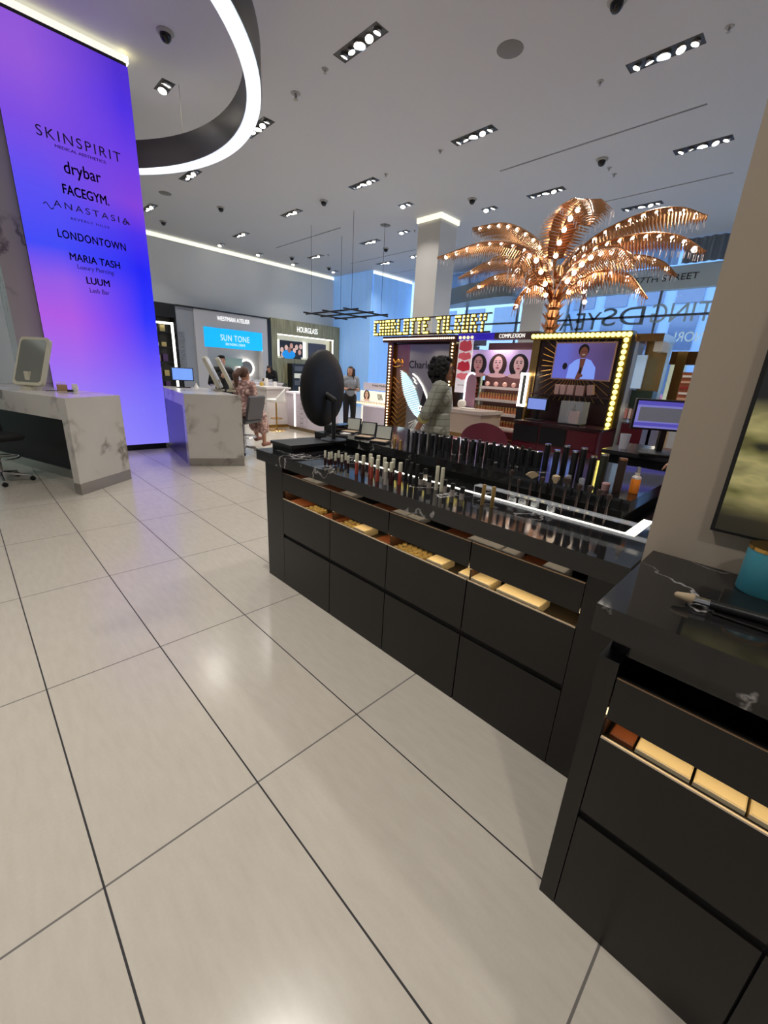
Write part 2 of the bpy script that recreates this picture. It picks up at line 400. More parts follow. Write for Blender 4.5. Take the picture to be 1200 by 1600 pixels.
FL=[((562,68),'five-lamp recessed ceiling light nearest the ring light, largest in view',1),
((1038,85),'five-lamp recessed ceiling light at upper right with all lamps aimed down',1),
((740,212),'five-lamp recessed ceiling light above and left of the palm, near the round speaker',1),
((568,287),'five-lamp recessed ceiling light between the ring light and the palm, beside a camera dome',1),
((853,301),'bright recessed ceiling light just left of the tallest palm frond',1),
((1003,322),'row of five lit lamps in a ceiling recess right above the palm',1),
((455,333),'dim five-lamp recessed ceiling light right of a black camera dome, middle of the ceiling',1),
((1098,227),'glaring recessed ceiling light at far right beside the near pillar',1),
((578,378),'long recessed ceiling light between two black air slots',1),
((493,401),'five-lamp recessed ceiling light beyond the left black air slot',1),
((601,411),'recessed ceiling light close to the blue alcove, left of the white pillar',1),
((402,200),'recessed ceiling light half hidden behind the rim of the ring light',1),
((297,274),'recessed ceiling light directly below the rim of the ring light',1),
((233,325),'recessed ceiling light touching the right edge of the purple screen',1),
((376,367),'recessed ceiling light near the cove of the white back wall',1),
((634,320),'two-lamp ceiling light left of the white pillar top',2),
((765,326),'two-lamp ceiling light right of the white pillar top',2),
((631,362),'two-lamp ceiling light directly left of the pillar shaft',2),
((648,400),'small ceiling light by the pillar over the alcove end',2),
((345,382),'small two-lamp ceiling light over the left of the back wall',2),
((460,412),'small two-lamp ceiling light over the back wall, right of the two black domes',2),
((405,397),'small two-lamp ceiling light over the stone fronted back wall bay',2),
((523,424),'small two-lamp ceiling light at the corner of back wall and alcove',2),
((257,135),'single square ceiling light seen inside the ring light',2)]
for k,((px,py),lab,kd) in enumerate(FL):
    p=at(px,py,2,H); src=FX if kd==1 else FX2
    o=dup(src,(p.x,p.y,H),None,lab,'recessed multi-lamp ceiling lights'); 
    if (kd==1 and k!=14) or k==23: spot_light((0,0,-.06),CEIL_W,.3,parent=o,spread=R(120))
    elif k%2 and k not in (19,21): spot_light((0,0,-.06),CEIL_W*.5,.2,parent=o,spread=R(120))
for r_ in (FX,FX2):
    for c in [q for q in bpy.data.objects if q.parent is r_]:
        for g in [q for q in bpy.data.objects if q.parent is c]: bpy.data.objects.remove(g)
        bpy.data.objects.remove(c)
    bpy.data.objects.remove(r_)
# fixtures over the part of the hall behind the camera (unseen, added for the light they give)
for (x,y) in ((2.2,-1.2),(-1.5,2.2),(-1.5,-2.2),(4.7,1.2),(1.0,2.0),(-3,6)):
    t=thing('ceiling_light','unseen recessed ceiling light added above the camera position to light the hall','ceiling light',(x,y,H),group='ceiling lights out of view')
    MB().box(-.1,-.4,-.004,.1,.4,0).build('frame',MATS['fixture_dark'],t)
    for yy in (-.25,0,.25): MB().lathe([(.05,-.012),(.045,-.004)],14,Matrix.Translation((0,yy,0))).build('lens',LAMP,t)
    spot_light((0,0,-.06),CEIL_W*1.25,.3,parent=t,spread=R(120))
# camera domes, speakers, sprinklers
def dome(px,py,lab,s=1):
    p=at(px,py,2,H); t=thing('security_camera',lab,'camera',(p.x,p.y,H),group='ceiling camera domes')
    MB().lathe([(.09*s,-.03),(.11*s,-.012),(.11*s,0)],18).build('mount_ring',mat('grey_ring',(160,158,155),.5),t)
    MB().lathe([(.01,-.115*s),(.04*s,-.105*s),(.068*s,-.07*s),(.072*s,-.03)],18).build('dome',mat('dark_dome',(14,14,16),.1),t)
for px,py,lab in ((258,50,'black camera dome inside the ring light'),(506,314,'black camera dome above the left air slot'),(738,311,'black camera dome just right of the white pillar top'),(941,249,'black camera dome above the tallest palm frond'),(603,388,'black camera dome between slot and pillar, near the blue alcove'),(456,402,'black camera dome just above the left end of the air slot'),(345,324,'black camera dome right of the ring light lower rim'),(255,346,'black camera dome beside the purple screen edge'),(965,0,'black camera dome at the top edge of the view'),(514,418,'small black camera dome near the back wall corner')): dome(px,py,lab)
for px,py,r,lab in ((797,77,.17,'large round grey ceiling speaker right of the central light'),(602,352,.15,'round grey ceiling speaker above the long slot'),(258,302,.15,'round grey ceiling speaker below the ring light')):
    p=at(px,py,2,H); single('ceiling_speaker',lab,'speaker',MB().lathe([(r,-.006),(r*1.03,-.003),(r*1.03,0)],28),mat('speaker_grey',(128,126,124),.7),(p.x,p.y,H))
for px,py,lab in ((603,272,'sprinkler head beside a five-lamp light'),(688,235,'sprinkler head left of the light above the palm'),(938,127,'sprinkler head above the long right slot'),(1140,42,'sprinkler head at upper right'),(952,262,'sprinkler head beside the camera dome over the palm'),(960,272,'sprinkler head lowest of the pair over the palm'),(648,360,'sprinkler head near the pillar'),(508,108,'sprinkler head below the largest light'),(462,146,'grey ceiling sensor between ring light and largest light'),(513,398,'sprinkler head right of a small black dome')):
    p=at(px,py,2,H); t=thing('sprinkler_head',lab,'sprinkler',(p.x,p.y,H)); s=1.6 if px==462 else 1
    MB().lathe([(.045*s,-.006),(.05*s,0)],14).build('escutcheon',mat('grey_ring',(160,158,155),.5),t)
    MB().lathe([(.025*s,-.05*s),(.012*s,-.045*s),(.012*s,0)],10).build('head',STEEL,t)

# ring light
RL=thing('ring_chandelier','huge suspended ring light, black band with glowing white underside','chandelier',(.31,7.29,4.6))
def band(r0,r1,z0,z1,n=128):
    mb=MB(); vs=[]; fs=[]
    for i in range(n):
        a=2*PI*i/n
        for r,z in ((r0,z0),(r1,z0),(r1,z1),(r0,z1)): vs.append((r*math.cos(a),r*math.sin(a),z))
    for i in range(n):
        a=i*4;b=((i+1)%n)*4
        for k in range(4): fs.append((a+k,b+k,b+(k+1)%4,a+(k+1)%4))
    return mb.add(vs,fs,True)
band(3.2,3.385,.03,.42).build('band',mat('ring_black',(30,27,34),.35),RL)
band(3.21,3.375,0,.03).build('diffuser',mat('ring_led',(232,240,250),.5,emit=1.02),RL)
for a in (20,65,110,155,200,245,290,335):
    x,y=3.29*math.cos(R(a)),3.29*math.sin(R(a)); MB().rod((x,y,.42),(x,y,1.1),.004,n=5).build('suspension_cable',STEEL,RL)
# ================================================================ the screen column
CY=8.2
lm=mat('screen_image',(90,60,240),.35,emit=LED_E); t=NT(lm); o=t.obj(); sx=t.n('ShaderNodeSeparateXYZ'); t.l(o,sx.inputs[0])
# picture shown on the screen: violet clouds drifting into deep blue (x 0..1.55, z 0..5.5 from the thing's base)
u=t.math('DIVIDE',sx.outputs[0],1.55); v=t.math('DIVIDE',sx.outputs[2],5.55)
nz=t.n('ShaderNodeTexNoise',i_2=.7,i_3=1.0); t.l(o,nz.inputs['Vector'])
vv=t.math('ADD',v,t.math('MULTIPLY',t.math('SUBTRACT',nz.outputs['Fac'],.5),.10))
def C(r,g,b): return col((r,g,b))
left=t.ramp(vv,[(.0,C(150,136,250)),(.12,C(148,130,248)),(.24,C(156,108,240)),(.36,C(172,88,226)),(.46,C(146,88,228)),(.54,C(62,72,246)),(.66,C(88,76,240)),(.80,C(122,74,224)),(.93,C(146,86,216)),(1,C(140,84,212))])
right=t.ramp(vv,[(.0,C(136,128,250)),(.14,C(122,112,250)),(.26,C(100,80,246)),(.38,C(34,44,250)),(.52,C(18,24,244)),(.62,C(70,42,232)),(.70,C(128,62,218)),(.80,C(102,56,226)),(.90,C(76,44,222)),(1,C(76,42,200))])
cc=t.mix(t.ramp(u,[(.25,(0,0,0,1)),(.9,(1,1,1,1))]),left,right)
t.l(cc,t.b.inputs['Emission Color']); t.b.inputs['Base Color'].default_value=(.01,.01,.02,1)
pc=thing('screen_column','tall column with a glowing violet and blue screen listing salon names','column',(1.05,CY,0))
MB().box(0,.0,.1,1.55,.04,5.5).build('screen',lm,pc)
MB().box(-.32,.10,0,1.5,1.0,5.6).build('core',marble('lilac_marble',(190,182,184),(110,100,110),1.1,.03,.25,.6),pc)
MB().box(.0,.04,.1,1.55,.10,5.6).build('screen_housing',BLACK,pc)
MB().box(.04,.02,0,1.5,.1,.1).build('plinth',BLACKL,pc)
MB().box(.0,.03,5.56,1.58,.2,5.64).box(1.52,.03,5.56,1.58,1.0,5.64).build('cove_light',MATS['cove_led'],pc)
DK=mat('screen_dark_lettering',(18,12,52),.5)
def ltext(s,xl,yl,xr,h,name='lettering',m=DK,**k):
    a=at(xl,yl,1,CY); b=at(xr,yl,1,CY)
    return text(s,(a.x-1.05,-.003,a.z),(1,0,0),(0,0,1),b.x-a.x,m,pc,hgt=h,ext=.003,name=name,**k)
ltext('SKINSPIRIT',57,210,184,.12,sp=1.25)
ltext('MEDICAL AESTHETICS',86,230,162,.034,bold=.01)
ltext('drybar',102,276,157,.19,bold=.012)
ltext('FACEGYM.',99,302,168,.115,bold=.025)
ltext('ANASTASIA',84,322,198,.08,sp=1.4)
ltext('BEVERLY HILLS',111,343,169,.03,sp=1.2)
ltext('LONDONTOWN',91,370,194,.10,bold=.02,sp=1.1)
ltext('MARIA TASH',110,406,186,.095,bold=.02)
ltext('Luxury Piercing',122,422,177,.075)
ltext('LUUM',136,443,171,.09,bold=.025)
ltext('Lash Bar',141,457,171,.065)
for (x0,y0,x1,y1,s) in ((68,318,84,324,1),(192,346,203,352,-1)):
    a=at(x0,y0,1,CY-.003);b=at(x1,y1,1,CY-.003); pts=[]
    for k in range(9): f_=k/8; q=a.lerp(b,f_); pts.append((q.x-1.05,-.003,q.z+.03*math.sin(f_*2*PI)*s))
    MB().tube(pts,.006,5).build('flourish',DK,pc)

# ================================================================ marble desks around the column
def frame_poly(P0,P1,D,L):
    P0=Vector(P0);P1=Vector(P1);D=Vector(D).normalized()*L
    return [tuple(P0),tuple(P1),tuple(P1+D),tuple(P0+D)]
# left desk
P0=Vector((.79,5.64));P1=Vector((1.43,6.16));D=Vector((-.30,.954)).normalized()
t1=thing('reception_desk','white marble desk with dark knee recess at left below the tilted white mirror','desk',(P0.x,P0.y,0))
def loc2(p): return (p.x-P0.x,p.y-P0.y)
L=2.7; Z0=Vector((0,0))
A0=P0;B0=P1; 
MB().prism([loc2(A0),loc2(B0),loc2(B0+D*.13),loc2(A0+D*.13)],.13,.84).build('end_panel',WHITEM,t1)
MB().prism([loc2(A0),loc2(B0),loc2(B0+D*L),loc2(A0+D*L)],.84,1.08).build('top_slab',WHITEM,t1)
EE=(P1-P0).normalized()
nrm=Vector((D.y,-D.x)); 
if (P1-P0).dot(nrm)<0: nrm=-nrm
MB().prism([loc2(A0+D*.13+EE*.38),loc2(A0+D*.13+EE*.46),loc2(A0+D*L+EE*.46),loc2(A0+D*L+EE*.38)],0,.84).build('modesty_panel',mat('dark_panel',(22,21,22),.65),t1)
MB().prism([loc2(A0+D*.13+EE*.34),loc2(A0+D*.13+EE*.38),loc2(A0+D*L+EE*.38),loc2(A0+D*L+EE*.34)],0,.12).build('foot_rail',STEEL,t1)
MB().prism([loc2(A0-D*.004),loc2(B0-D*.004),loc2(B0+D*.135),loc2(A0+D*.135)],0,.13).build('kick_plate',STEEL,t1)
# right desk
Q0=Vector((2.34,6.54));Q1=Vector((3.03,6.13)); E_=Vector((.16,1)).normalized()
t2=thing('reception_desk','white marble end desk with two tall mirrors, right of the purple screen','desk',(Q0.x,Q0.y,0))
def loc3(p): return (p.x-Q0.x,p.y-Q0.y)
MB().prism([loc3(Q0),loc3(Q1),loc3(Q1+E_*.16),loc3(Q0+E_*.16)],.12,.9).build('end_panel',WHITEM,t2)
MB().prism([loc3(Q0),loc3(Q1),loc3(Q1+E_*2.2),loc3(Q0+E_*2.2)],.9,1.08).build('top_slab',WHITEM,t2)
MB().prism([loc3(Q0+E_*.16),loc3(Q0+E_*.16+Vector((.35,-.05))),loc3(Q0+E_*2.2+Vector((.35,-.05))),loc3(Q0+E_*2.2)],0,.9).build('side_panel',mat('violet_panel',(74,66,112),.3),t2)
MB().prism([loc3(Q0-E_*.003),loc3(Q1-E_*.003),loc3(Q1+E_*.16),loc3(Q0+E_*.16)],0,.12).build('kick_plate',marble('grey_stone',(150,144,134),(100,96,90),2,.03,.3,.5),t2)
# tilted lighted mirrors
def tablet_mirror(name,label,loc,rz,w,h,tilt,back=CREAM,face=None,lit=False):
    t=thing(name,label,'mirror',loc,rz)
    M=Matrix.Translation((0,0,.05))@Matrix.Rotation(tilt,4,'X')
    def rr(w,h,r): 
        P=[]
        for cx,cz,a0 in ((w/2-r,h-r,0),(-w/2+r,h-r,90),(-w/2+r,r,180),(w/2-r,r,270)):
            for k in range(6): a=R(a0+k*18); P.append((cx+r*math.cos(a),cz+r*math.sin(a)))
        return P
    X=Matrix(((1,0,0,0),(0,0,1,0),(0,1,0,0),(0,0,0,1)))
    MB().prism(rr(w,h,.05),-.025,.03,M@X).build('frame',back,t)
    MB().prism([(a*.86,(b-h/2)*.88+h/2) for a,b in rr(w,h,.05)],-.029,-.024,M@X).build('mirror_glass',face or mat('mirror_grey',(120,122,118),.08,.7),t)
    if lit: MB().prism([(a*.86,(b-h/2)*.88+h/2) for a,b in rr(w,h,.05)],.0295,.0335,M@X).build('light_panel',WLED,t)
    MB().box(-.08,-.05,0,.08,.10,.03).box(-.03,.0,.02,.03,.06,h*.35).build('foot',back,t)
    return t
m0=at(46,609,2,1.08)
tablet_mirror('vanity_mirror','large pale mirror tilted on the left marble desk, reflecting a bright lamp',(m0.x+.0,m0.y,1.08),R(-46),.38,.64,R(-25),CREAM,mat('mirror_sage',(150,152,142),.12,.45))
for px,py,rz,lab in ((345,611,R(55),'pale slab mirror left of the pair leaning on the right marble desk'),(364,612,R(62),'right slab mirror leaning on the right desk, beside the ponytailed woman')):
    q=at(px,py,2,1.08); tablet_mirror('vanity_mirror',lab,(q.x,q.y,1.08),rz,.30,.54,R(-24),CREAM,mat('mirror_white',(225,225,228),.3))
# small things on the desks
def jar(px,py,z,r,h,m,name,label,cat,cap=None):
    q=at(px,py,2,z); t=thing(name,label,cat,(q.x,q.y,z))
    MB().lathe([(r*.8,0),(r,h*.2),(r,h*.8),(r*.85,h)],14).build('body',m,t)
    if cap: MB().lathe([(r*.9,h),(r*.9,h*1.25)],14).build('lid',cap,t)
    return t
TANM=mat('tan_card',(170,134,100),.6)
q=at(98,611,2,1.08); t=thing('brush_cup','small tan square cup of applicators on the left marble desk','cup',(q.x,q.y,1.08))
MB().box(-.05,-.04,0,.05,.04,.08).build('cup',TANM,t)
for k in range(5): MB().rod((-.035+.017*k,0,.03),(-.045+.02*k,.01,.115),.004).build('applicator',PAPER,t)
jar(118,611,1.08,.035,.07,PAPER,'cotton_jar','small white jar at the right end of the left marble desk','jar',PAPER)
single('makeup_compact','small black makeup piece beside the tan cup on the left desk','compact',MB().box(-.03,-.02,0,.03,.02,.025),BLACK,tuple(at(110,612,2,1.08)))
single('black_pen','flat black pad lying behind the tan cup on the left desk','pad',MB().box(-.08,-.02,0,.08,.02,.008),BLACK,tuple(at(84,611,2,1.08)))
jar(333,609,1.08,.045,.08,GLASS,'glass_jar','small clear jar in front of the left slab mirror on the right desk','jar',CHROME)
jar(360,612,1.08,.03,.05,PAPER,'cream_jar','small white jar beside the right slab mirror','jar')
q=at(307,606,2,1.08); single('paper_tissue','crumpled white tissue on the right marble desk beside the small register','tissue',MB().lathe([(.05,0),(.035,.03),(.02,.05),(.006,.09)],7,smooth=False),PAPER,tuple(q))
def monitor(label,loc,rz,w,h,sc,stand=.16,bez=BLACK,sub=None):
    t=thing('monitor',label,'monitor',loc,rz)
    MB().box(-w/2-.015,-.015,stand,w/2+.015,.02,stand+h+.03,b=.004).build('housing',bez,t)
    s=MB().box(-w/2,-.018,stand+.015,w/2,-.0155,stand+.015+h).build('screen',sc,t)
    if sub: sub(t,w,h,stand+.015)
    MB().box(-.02,.0,.01,.02,.04,stand+.05).build('neck',bez,t)
    MB().box(-.11,-.07,0,.11,.09,.012,b=.003).build('foot',bez,t); return t
BLUS=mat('screen_blue',(110,150,225),.3,emit=.9)
q=at(303,607,2,1.08); monitor('small register monitor with a light blue screen behind the right marble desk',(2.95,8.2,1.08),R(-8),.34,.2,BLUS,.12)
0 and single('register_stand','dark low cabinet carrying the small register monitor','cabinet',MB().box(-.4,-.25,0,.4,.3,1.0).box(-.42,-.27,.96,.42,.32,1.0),mat('violet_panel',(74,66,112),.3),(3.0,8.95,0))
# office swivel chair base
def swivel(label,loc,rz,seatz=.62,seat=mat('grey_leather',(92,90,92),.45)):
    t=thing('swivel_chair',label,'chair',loc,rz)
    for k in range(5):
        a=2*PI*k/5; x,y=.3*math.cos(a),.3*math.sin(a)
        g=MB().rod((0,0,.12),(x,y,.065),.02,.014).build('leg',CHROME,t)
        MB().lathe([(.028,-.012),(.028,.012)],12,Matrix.Translation((x,y,.028))@Matrix.Rotation(PI/2,4,'X')).build('caster',BLACK,g)
    MB().cyl(0,0,.1,.35,.035).cyl(0,0,.35,seatz-.04,.02).build('post',CHROME,t)
    mb=MB()
    for a in range(24): A=2*PI*a/24;B=2*PI*(a+1)/24; mb.rod((.22*math.cos(A),.22*math.sin(A),.3),(.22*math.cos(B),.22*math.sin(B),.3),.01,n=6)
    mb.rod((-.22,0,.3),(.22,0,.3),.008); mb.build('foot_ring',CHROME,t)
    MB().box(-.23,-.23,seatz-.05,.23,.23,seatz+.03,b=.03).build('seat',seat,t)
    bk=MB(); 
    M=Matrix.Translation((0,-.22,seatz+.02))@Matrix.Rotation(R(12),4,'X'); bk.box(-.21,-.03,0,.21,.02,.42,M,b=.015); bk.build('backrest',seat,t)
    return t
q=at(22,748,2,0); swivel('chrome based swivel chair at the far left in front of the marble desk',(q.x-.12,q.y-.12,0),R(200),.56,mat('dark_leather',(30,28,28),.5))

# ================================================================ black counter islands
def counter(label,X,ys,Y1,z1=.875,depth=1.5,base=(0,0)):
    """front face at X; ys = drawer joints from far to near; pier beyond ys[0] to Y1"""
    y0=ys[-1]; t=thing('display_counter',label,'counter',(X,(y0+Y1)/2,0)); ox,oy=X,(y0+Y1)/2
    def B(a,b,c,d,e,f): return MB().box(a-ox,b-oy,c,d-ox,e-oy,f)
    mb=MB(); mb.box(0,ys[0]-oy,0,depth,Y1-oy,z1); mb.build('side_pier',BLACKL,t)
    # carcass behind the drawers
    mb=MB(); mb.box(.30,y0-oy,0,depth,ys[0]-oy,z1); mb.box(.012,y0-oy,0,.30,ys[0]-oy,.40)
    mb.build('carcass',VOID,t)
    mb=MB(); mb.box(.02,y0-oy,.60,.30,ys[0]-oy,.615); mb.build('lit_tray',mat('tray_lining',(70,62,52),.5),t)
    mb=MB(); mb.box(.02,y0-oy,.775,.30,ys[0]-oy,.785); mb.build('top_tray',mat('tray_black',(26,24,23),.4),t)
    if depth>1: MB().box(.055,y0-oy,.868,.065,ys[0]-oy,.8745).build('added_top_light',mat('top_tray_fill',(255,232,200),.5,emit=1.6),t)  # glowing strip added under the slab to brighten the top tray
    for a,b in zip(ys[:-1],ys[1:]):
        MB().box(0,a-.003-oy,.715,.018,b+.003-oy,.835).build('upper_drawer_front',BLACKL,t)
        MB().box(0,a-.003-oy,.395,.018,b+.003-oy,.652).build('drawer_front',BLACKL,t)
        MB().box(0,a-.003-oy,.0,.018,b+.003-oy,.368).build('lower_drawer_front',BLACKL,t)
        MB().box(-.001,a-.003-oy,.652,.005,b+.003-oy,.657).build('edge_trim',mat('pale_edge',(220,205,185),.25,.6),t)
        MB().box(-.001,a-.003-oy,.835,.004,b+.003-oy,.838).build('edge_trim',mat('bronze_edge',(150,125,100),.3,.8),t)
    mb=MB().box(.03,y0-oy,.702,.045,ys[0]-oy,.712); mb.build('tray_light',mat('tray_led',(255,225,170),.5,emit=7),t)
    for a in ys: MB().box(.02,a-.003-oy,.6155,.30,a+.003-oy,.70).build('divider',mat('brown_divider',(60,36,24),.5),t)
    return t
FJ=[2.40,1.87,1.38,.88,.40]
c1=counter('long black lacquer display counter with lit drawers, in front of the palm booth',1.45,FJ,2.62)
MB().box(0,(.27-(.4+2.62)/2),0,.45,.40-(.4+2.62)/2,.875).build('side_pier',BLACKL,c1)
c2=counter('nearest black lacquer display counter at lower right with a lit cream drawer',1.0,[.165,-.23,-.62,-1.0],.21,depth=.42)
wt=thing('marble_worktop','black marble worktop of the long counter carrying lip glosses and brushes','worktop',(1.39,.27,.9))
MB().box(0,0,-.004,1.66,2.36,.066).box(.30,.02,-.024,1.55,2.26,-.004).build('slab',BLACKM,wt)
ls=MB().box(.335,.08,.0665,.343,1.71,.069).box(.343,.08,.0665,.60,.115,.069).build('light_strip',mat('strip_led',(255,248,228),.5,emit=6),wt)
rs=thing('marble_riser','raised black marble shelf along the back of the long counter, holding tall brush tubes','riser',(1.86,.42,.967))
MB().box(.03,.03,0,.80,2.13,.045).build('base',VOID,rs)
MB().box(0,0,.045,.88,2.18,.098).build('slab',BLACKM,rs)
w2=thing('marble_worktop','black marble worktop of the nearest counter under the teal tin','worktop',(.965,-1.0,.95))
MB().box(0,0,.0,.49,1.235,.072).box(.08,.02,-.075,.47,1.2,0).build('slab',BLACKM,w2)
tb=thing('tray_box','low black lidded box at the far left end of the long counter','box',(1.5,2.36,.967))
MB().box(0,0,0,.34,.24,.035).build('base',BLACKL,tb); MB().box(-.01,-.01,.035,.35,.25,.055).build('lid',mat('lid_black',(36,34,34),.35),tb)
single('paper_card','small white card lying behind the black tray box','card',MB().box(0,0,0,.10,.06,.004),PAPER,(1.98,2.36,1.067),R(20))
single('marble_block','black marble block with white veins at the far corner of the raised shelf','block',MB().box(0,0,0,.30,.10,.05),BLACKM,(1.94,2.49,1.067))

# drawer contents: cartons, palettes
random.seed(3)
BRN=mat('brown_insert',(120,66,38),.5); IV=mat('ivory_box',(226,208,170),.5); SIL=mat('pale_card',(232,230,226),.5)
k=0
y=2.37
lay=[('b',.16),('s',.08),('g',.07),('b',.22),('s',.10),('d',.13),('b',.18),('s',.09),('s',.09),('d',.12),('b',.14),('s',.16),('s',.07),('b',.1),('s',.09)]
nb=0;ns=0
for ty,wd in lay:
    if y-wd<.42: break
    M_={'b':BRN,'s':SIL,'g':SIL,'d':BLACK}[ty]; nm={'b':'product_divider','s':'palette_carton','g':'palette_carton','d':'palette_case'}[ty]
    lb={'b':'brown leather divider block in the open top drawer of the long counter','s':'pale grey palette carton in the open top drawer of the long counter','g':'pale grey palette carton in the open top drawer of the long counter','d':'black palette case in the open top drawer of the long counter'}[ty]
    single(nm,lb,'box',MB().box(.0,-wd+.006,0,.10,0,.049 if ty in 'sg' else .03,b=.003),M_,(1.475,y,.786),group={'b':'brown blocks in the top drawer','s':'pale cartons in the top drawer','g':'pale cartons in the top drawer','d':'black cases in the top drawer'}[ty])
    single('mirror_case','black glossy case behind the cartons in the open top drawer','case',MB().box(0,-wd+.01,0,.12,0,.02,b=.004),BLACK,(1.59,y,.786),group='black cases behind the cartons')
    y-=wd+.006
y=2.36
lay=[('b',.16),('j',.14),('e',.06),('b',.15),('j',.15),('i',.10),('e',.07),('b',.12),('j',.24),('i',.10),('e',.08),('i',.17),('e',.02),('i',.2),('i',.14)]
for ty,wd in lay:
    if y-wd<.42: break
    if ty=='b': single('product_divider','brown divider block in the lit middle drawer of the long counter','block',MB().box(0,-wd,0,.12,0,.03,b=.004),BRN,(1.475,y,.616),group='brown blocks in the lit drawer')
    if ty=='i': single('product_carton','cream product carton in the lit middle drawer of the long counter','box',MB().box(0,-wd+.008,0,.11,0,.045,b=.003),IV,(1.475,y,.616),group='cream cartons in the lit drawer')
    if ty=='j':
        n=int(wd/.035)
        for i in range(n):
            for j in range(3):
                single('cosmetic_pot','tiny gold-lidded pot in rows inside the lit drawer','pot',MB().lathe([(.014,0),(.015,.02),(.013,.024)],10),mat('gold_lid',(232,206,140),.3,.5),(1.495+.036*j,y-.018-.035*i,.616),group='gold pots in the lit drawer')
    y-=wd+.004
y=.15
for k,(wd,ty) in enumerate(((.06,'b'),(.12,'i'),(.10,'i'),(.12,'i'),(.1,'i'))):
    single('product_carton' if ty=='i' else 'product_divider',['','first long cream carton, right of the brown block, in the nearest lit drawer','second long cream carton from the left in the nearest lit drawer','third long cream carton from the left in the nearest lit drawer','fourth long cream carton, deepest toward the picture edge, in the nearest lit drawer'][k] if ty=='i' else 'brown block at the left end of the lit drawer of the nearest counter','box',MB().box(0,-wd+.006,0,.15,0,.04,b=.003),IV if ty=='i' else BRN,(1.03,y,.616),group='cream cartons in the nearest lit drawer' if ty=='i' else None); y-=wd
# teal tin, brush on the near worktop
t=thing('teal_tin','round teal tin with a gold rim on the nearest counter','tin',(1.362,-.028,1.023))
MB().lathe([(.050,0),(.052,.004),(.052,.115),(.0505,.117)],32).build('body',mat('teal_tin',(58,130,142),.35),t)
MB().lathe([(.0527,.113),(.0527,.122),(.049,.122)],32).build('rim',GOLD,t)
t=thing('makeup_brush','black makeup brush with silver tip lying on the nearest counter','brush',(1.135,.05,1.036),R(-80))
MB().rod((0,0,.004),(.30,0,.004),.011,.009,12).build('handle',BLACK,t); MB().rod((-.035,0,.004),(0,0,.004),.011,.010,12).build('ferrule',CHROME,t); MB().cap((-.06,0,.005),(-.035,0,.005),.008,.012).build('bristles',mat('bristle_tan',(170,150,120),.8),t)
t=thing('display_tray','flat glossy black tray with the brush lying along it on the nearest counter','tray',(1.14,-.26,1.023)); MB().box(-.02,-.2,0,.16,.30,.006,b=.002).build('plate',BLACKL,t)

# framed picture on the near pillar
pm=mat('picture_print',(120,120,60),.4); t=NT(pm); o=t.obj(); sx=t.n('ShaderNodeSeparateXYZ'); t.l(o,sx.inputs[0])
mp=t.n('ShaderNodeMapping'); mp.inputs['Rotation'].default_value=(.6,0,0); mp.inputs['Scale'].default_value=(1,3.2,8); t.l(o,mp.inputs[0])
nz=t.n('ShaderNodeTexNoise',i_2=1.6,i_3=3.0); t.l(mp.outputs[0],nz.inputs['Vector'])
g=t.ramp(nz.outputs['Fac'],[(.3,col((60,60,44))),(.40,col((158,156,94))),(.55,col((240,232,162))),(.7,col((130,126,78)))])
z1=t.ramp(sx.outputs[2],[(.30,(0,0,0,1)),(.36,(1,1,1,1))]); z0=t.ramp(sx.outputs[2],[(.05,(1,1,1,1)),(.11,(0,0,0,1))])
d=t.mix(z1,g,col((44,45,50))); d=t.mix(z0,d,col((70,66,52))); 
n4=t.n('ShaderNodeTexNoise',i_2=5.0); t.l(o,n4.inputs['Vector']); pink=t.math('MULTIPLY',t.ramp(n4.outputs['Fac'],[(.6,(0,0,0,1)),(.7,(1,1,1,1))]),t.ramp(sx.outputs[2],[(.6,(0,0,0,1)),(.68,(1,1,1,1))]))
d=t.mix(pink,d,col((150,105,88))); t.l(d,t.b.inputs['Base Color'])
t=thing('framed_picture','dark framed picture of gold-green fabric on the beige pillar','picture',(1.459,.115,1.135))
MB().box(-.03,-.7,0,0,0,.95).build('frame',BLACK,t); MB().box(-.034,-.69,.008,-.0295,-.01,.94).build('print',pm,t)

# ---------------------------------------------------------------- products on the long counter
ZS=.967; ZR=1.066
def gloss(name,r,h,capf,bm,cm,label,cat,group):
    t=thing(name,label,cat,(0,0,0),group=group)
    MB().lathe([(r,0),(r,h*(1-capf))],12).build('tube',bm,t)
    MB().lathe([(r*.98,h*(1-capf)),(r*.98,h-.002),(r*.9,h)],12).build('cap',cm,t); return t
def place(proto,px,py,z,label=None,sc=None,first=[None]):
    q=at(px,py,2,z); return dup(proto,(q.x,q.y,z),None,label,None,sc)
LIPR=mat('lip_red',(170,74,58),.2); LIPD=mat('lip_plum',(60,28,30),.2); CLR=mat('lip_clear',(190,180,170),.1,alpha=.6); GLD=mat('gold_tube',(190,156,96),.28,.8)
g1=gloss('lip_liner',.0075,.072,.6,LIPD,CREAM,'short cream-capped lip pencil standing at the far left of the row','lip pencil','cream-capped pencils at the left end')
for x,y in ((508,722),(514,725),(518,724),(524,727),(529,722),(534,729),(540,726),(544,731)): place(g1,x,y,ZS)
PRO=[g1]
def glp(bm,lb,nm='lip_gloss',r=.0105,h=.115,cf=.42,cm=CREAM,gr=None):
    g=gloss(nm,r,h,cf,bm,cm,lb,'lip gloss',gr or lb[:40]); PRO.append(g); return g
ga=glp(LIPR,'coral red lip gloss with a cream cap standing on the black marble','lip_gloss',gr='coral red glosses with cream caps')
gb=glp(LIPD,'dark plum lip gloss with a cream cap standing on the black marble','lip_gloss',gr='dark plum glosses with cream caps')
gc=glp(CLR,'clear lip gloss with a cream cap standing on the black marble','lip_gloss',gr='clear glosses with cream caps')
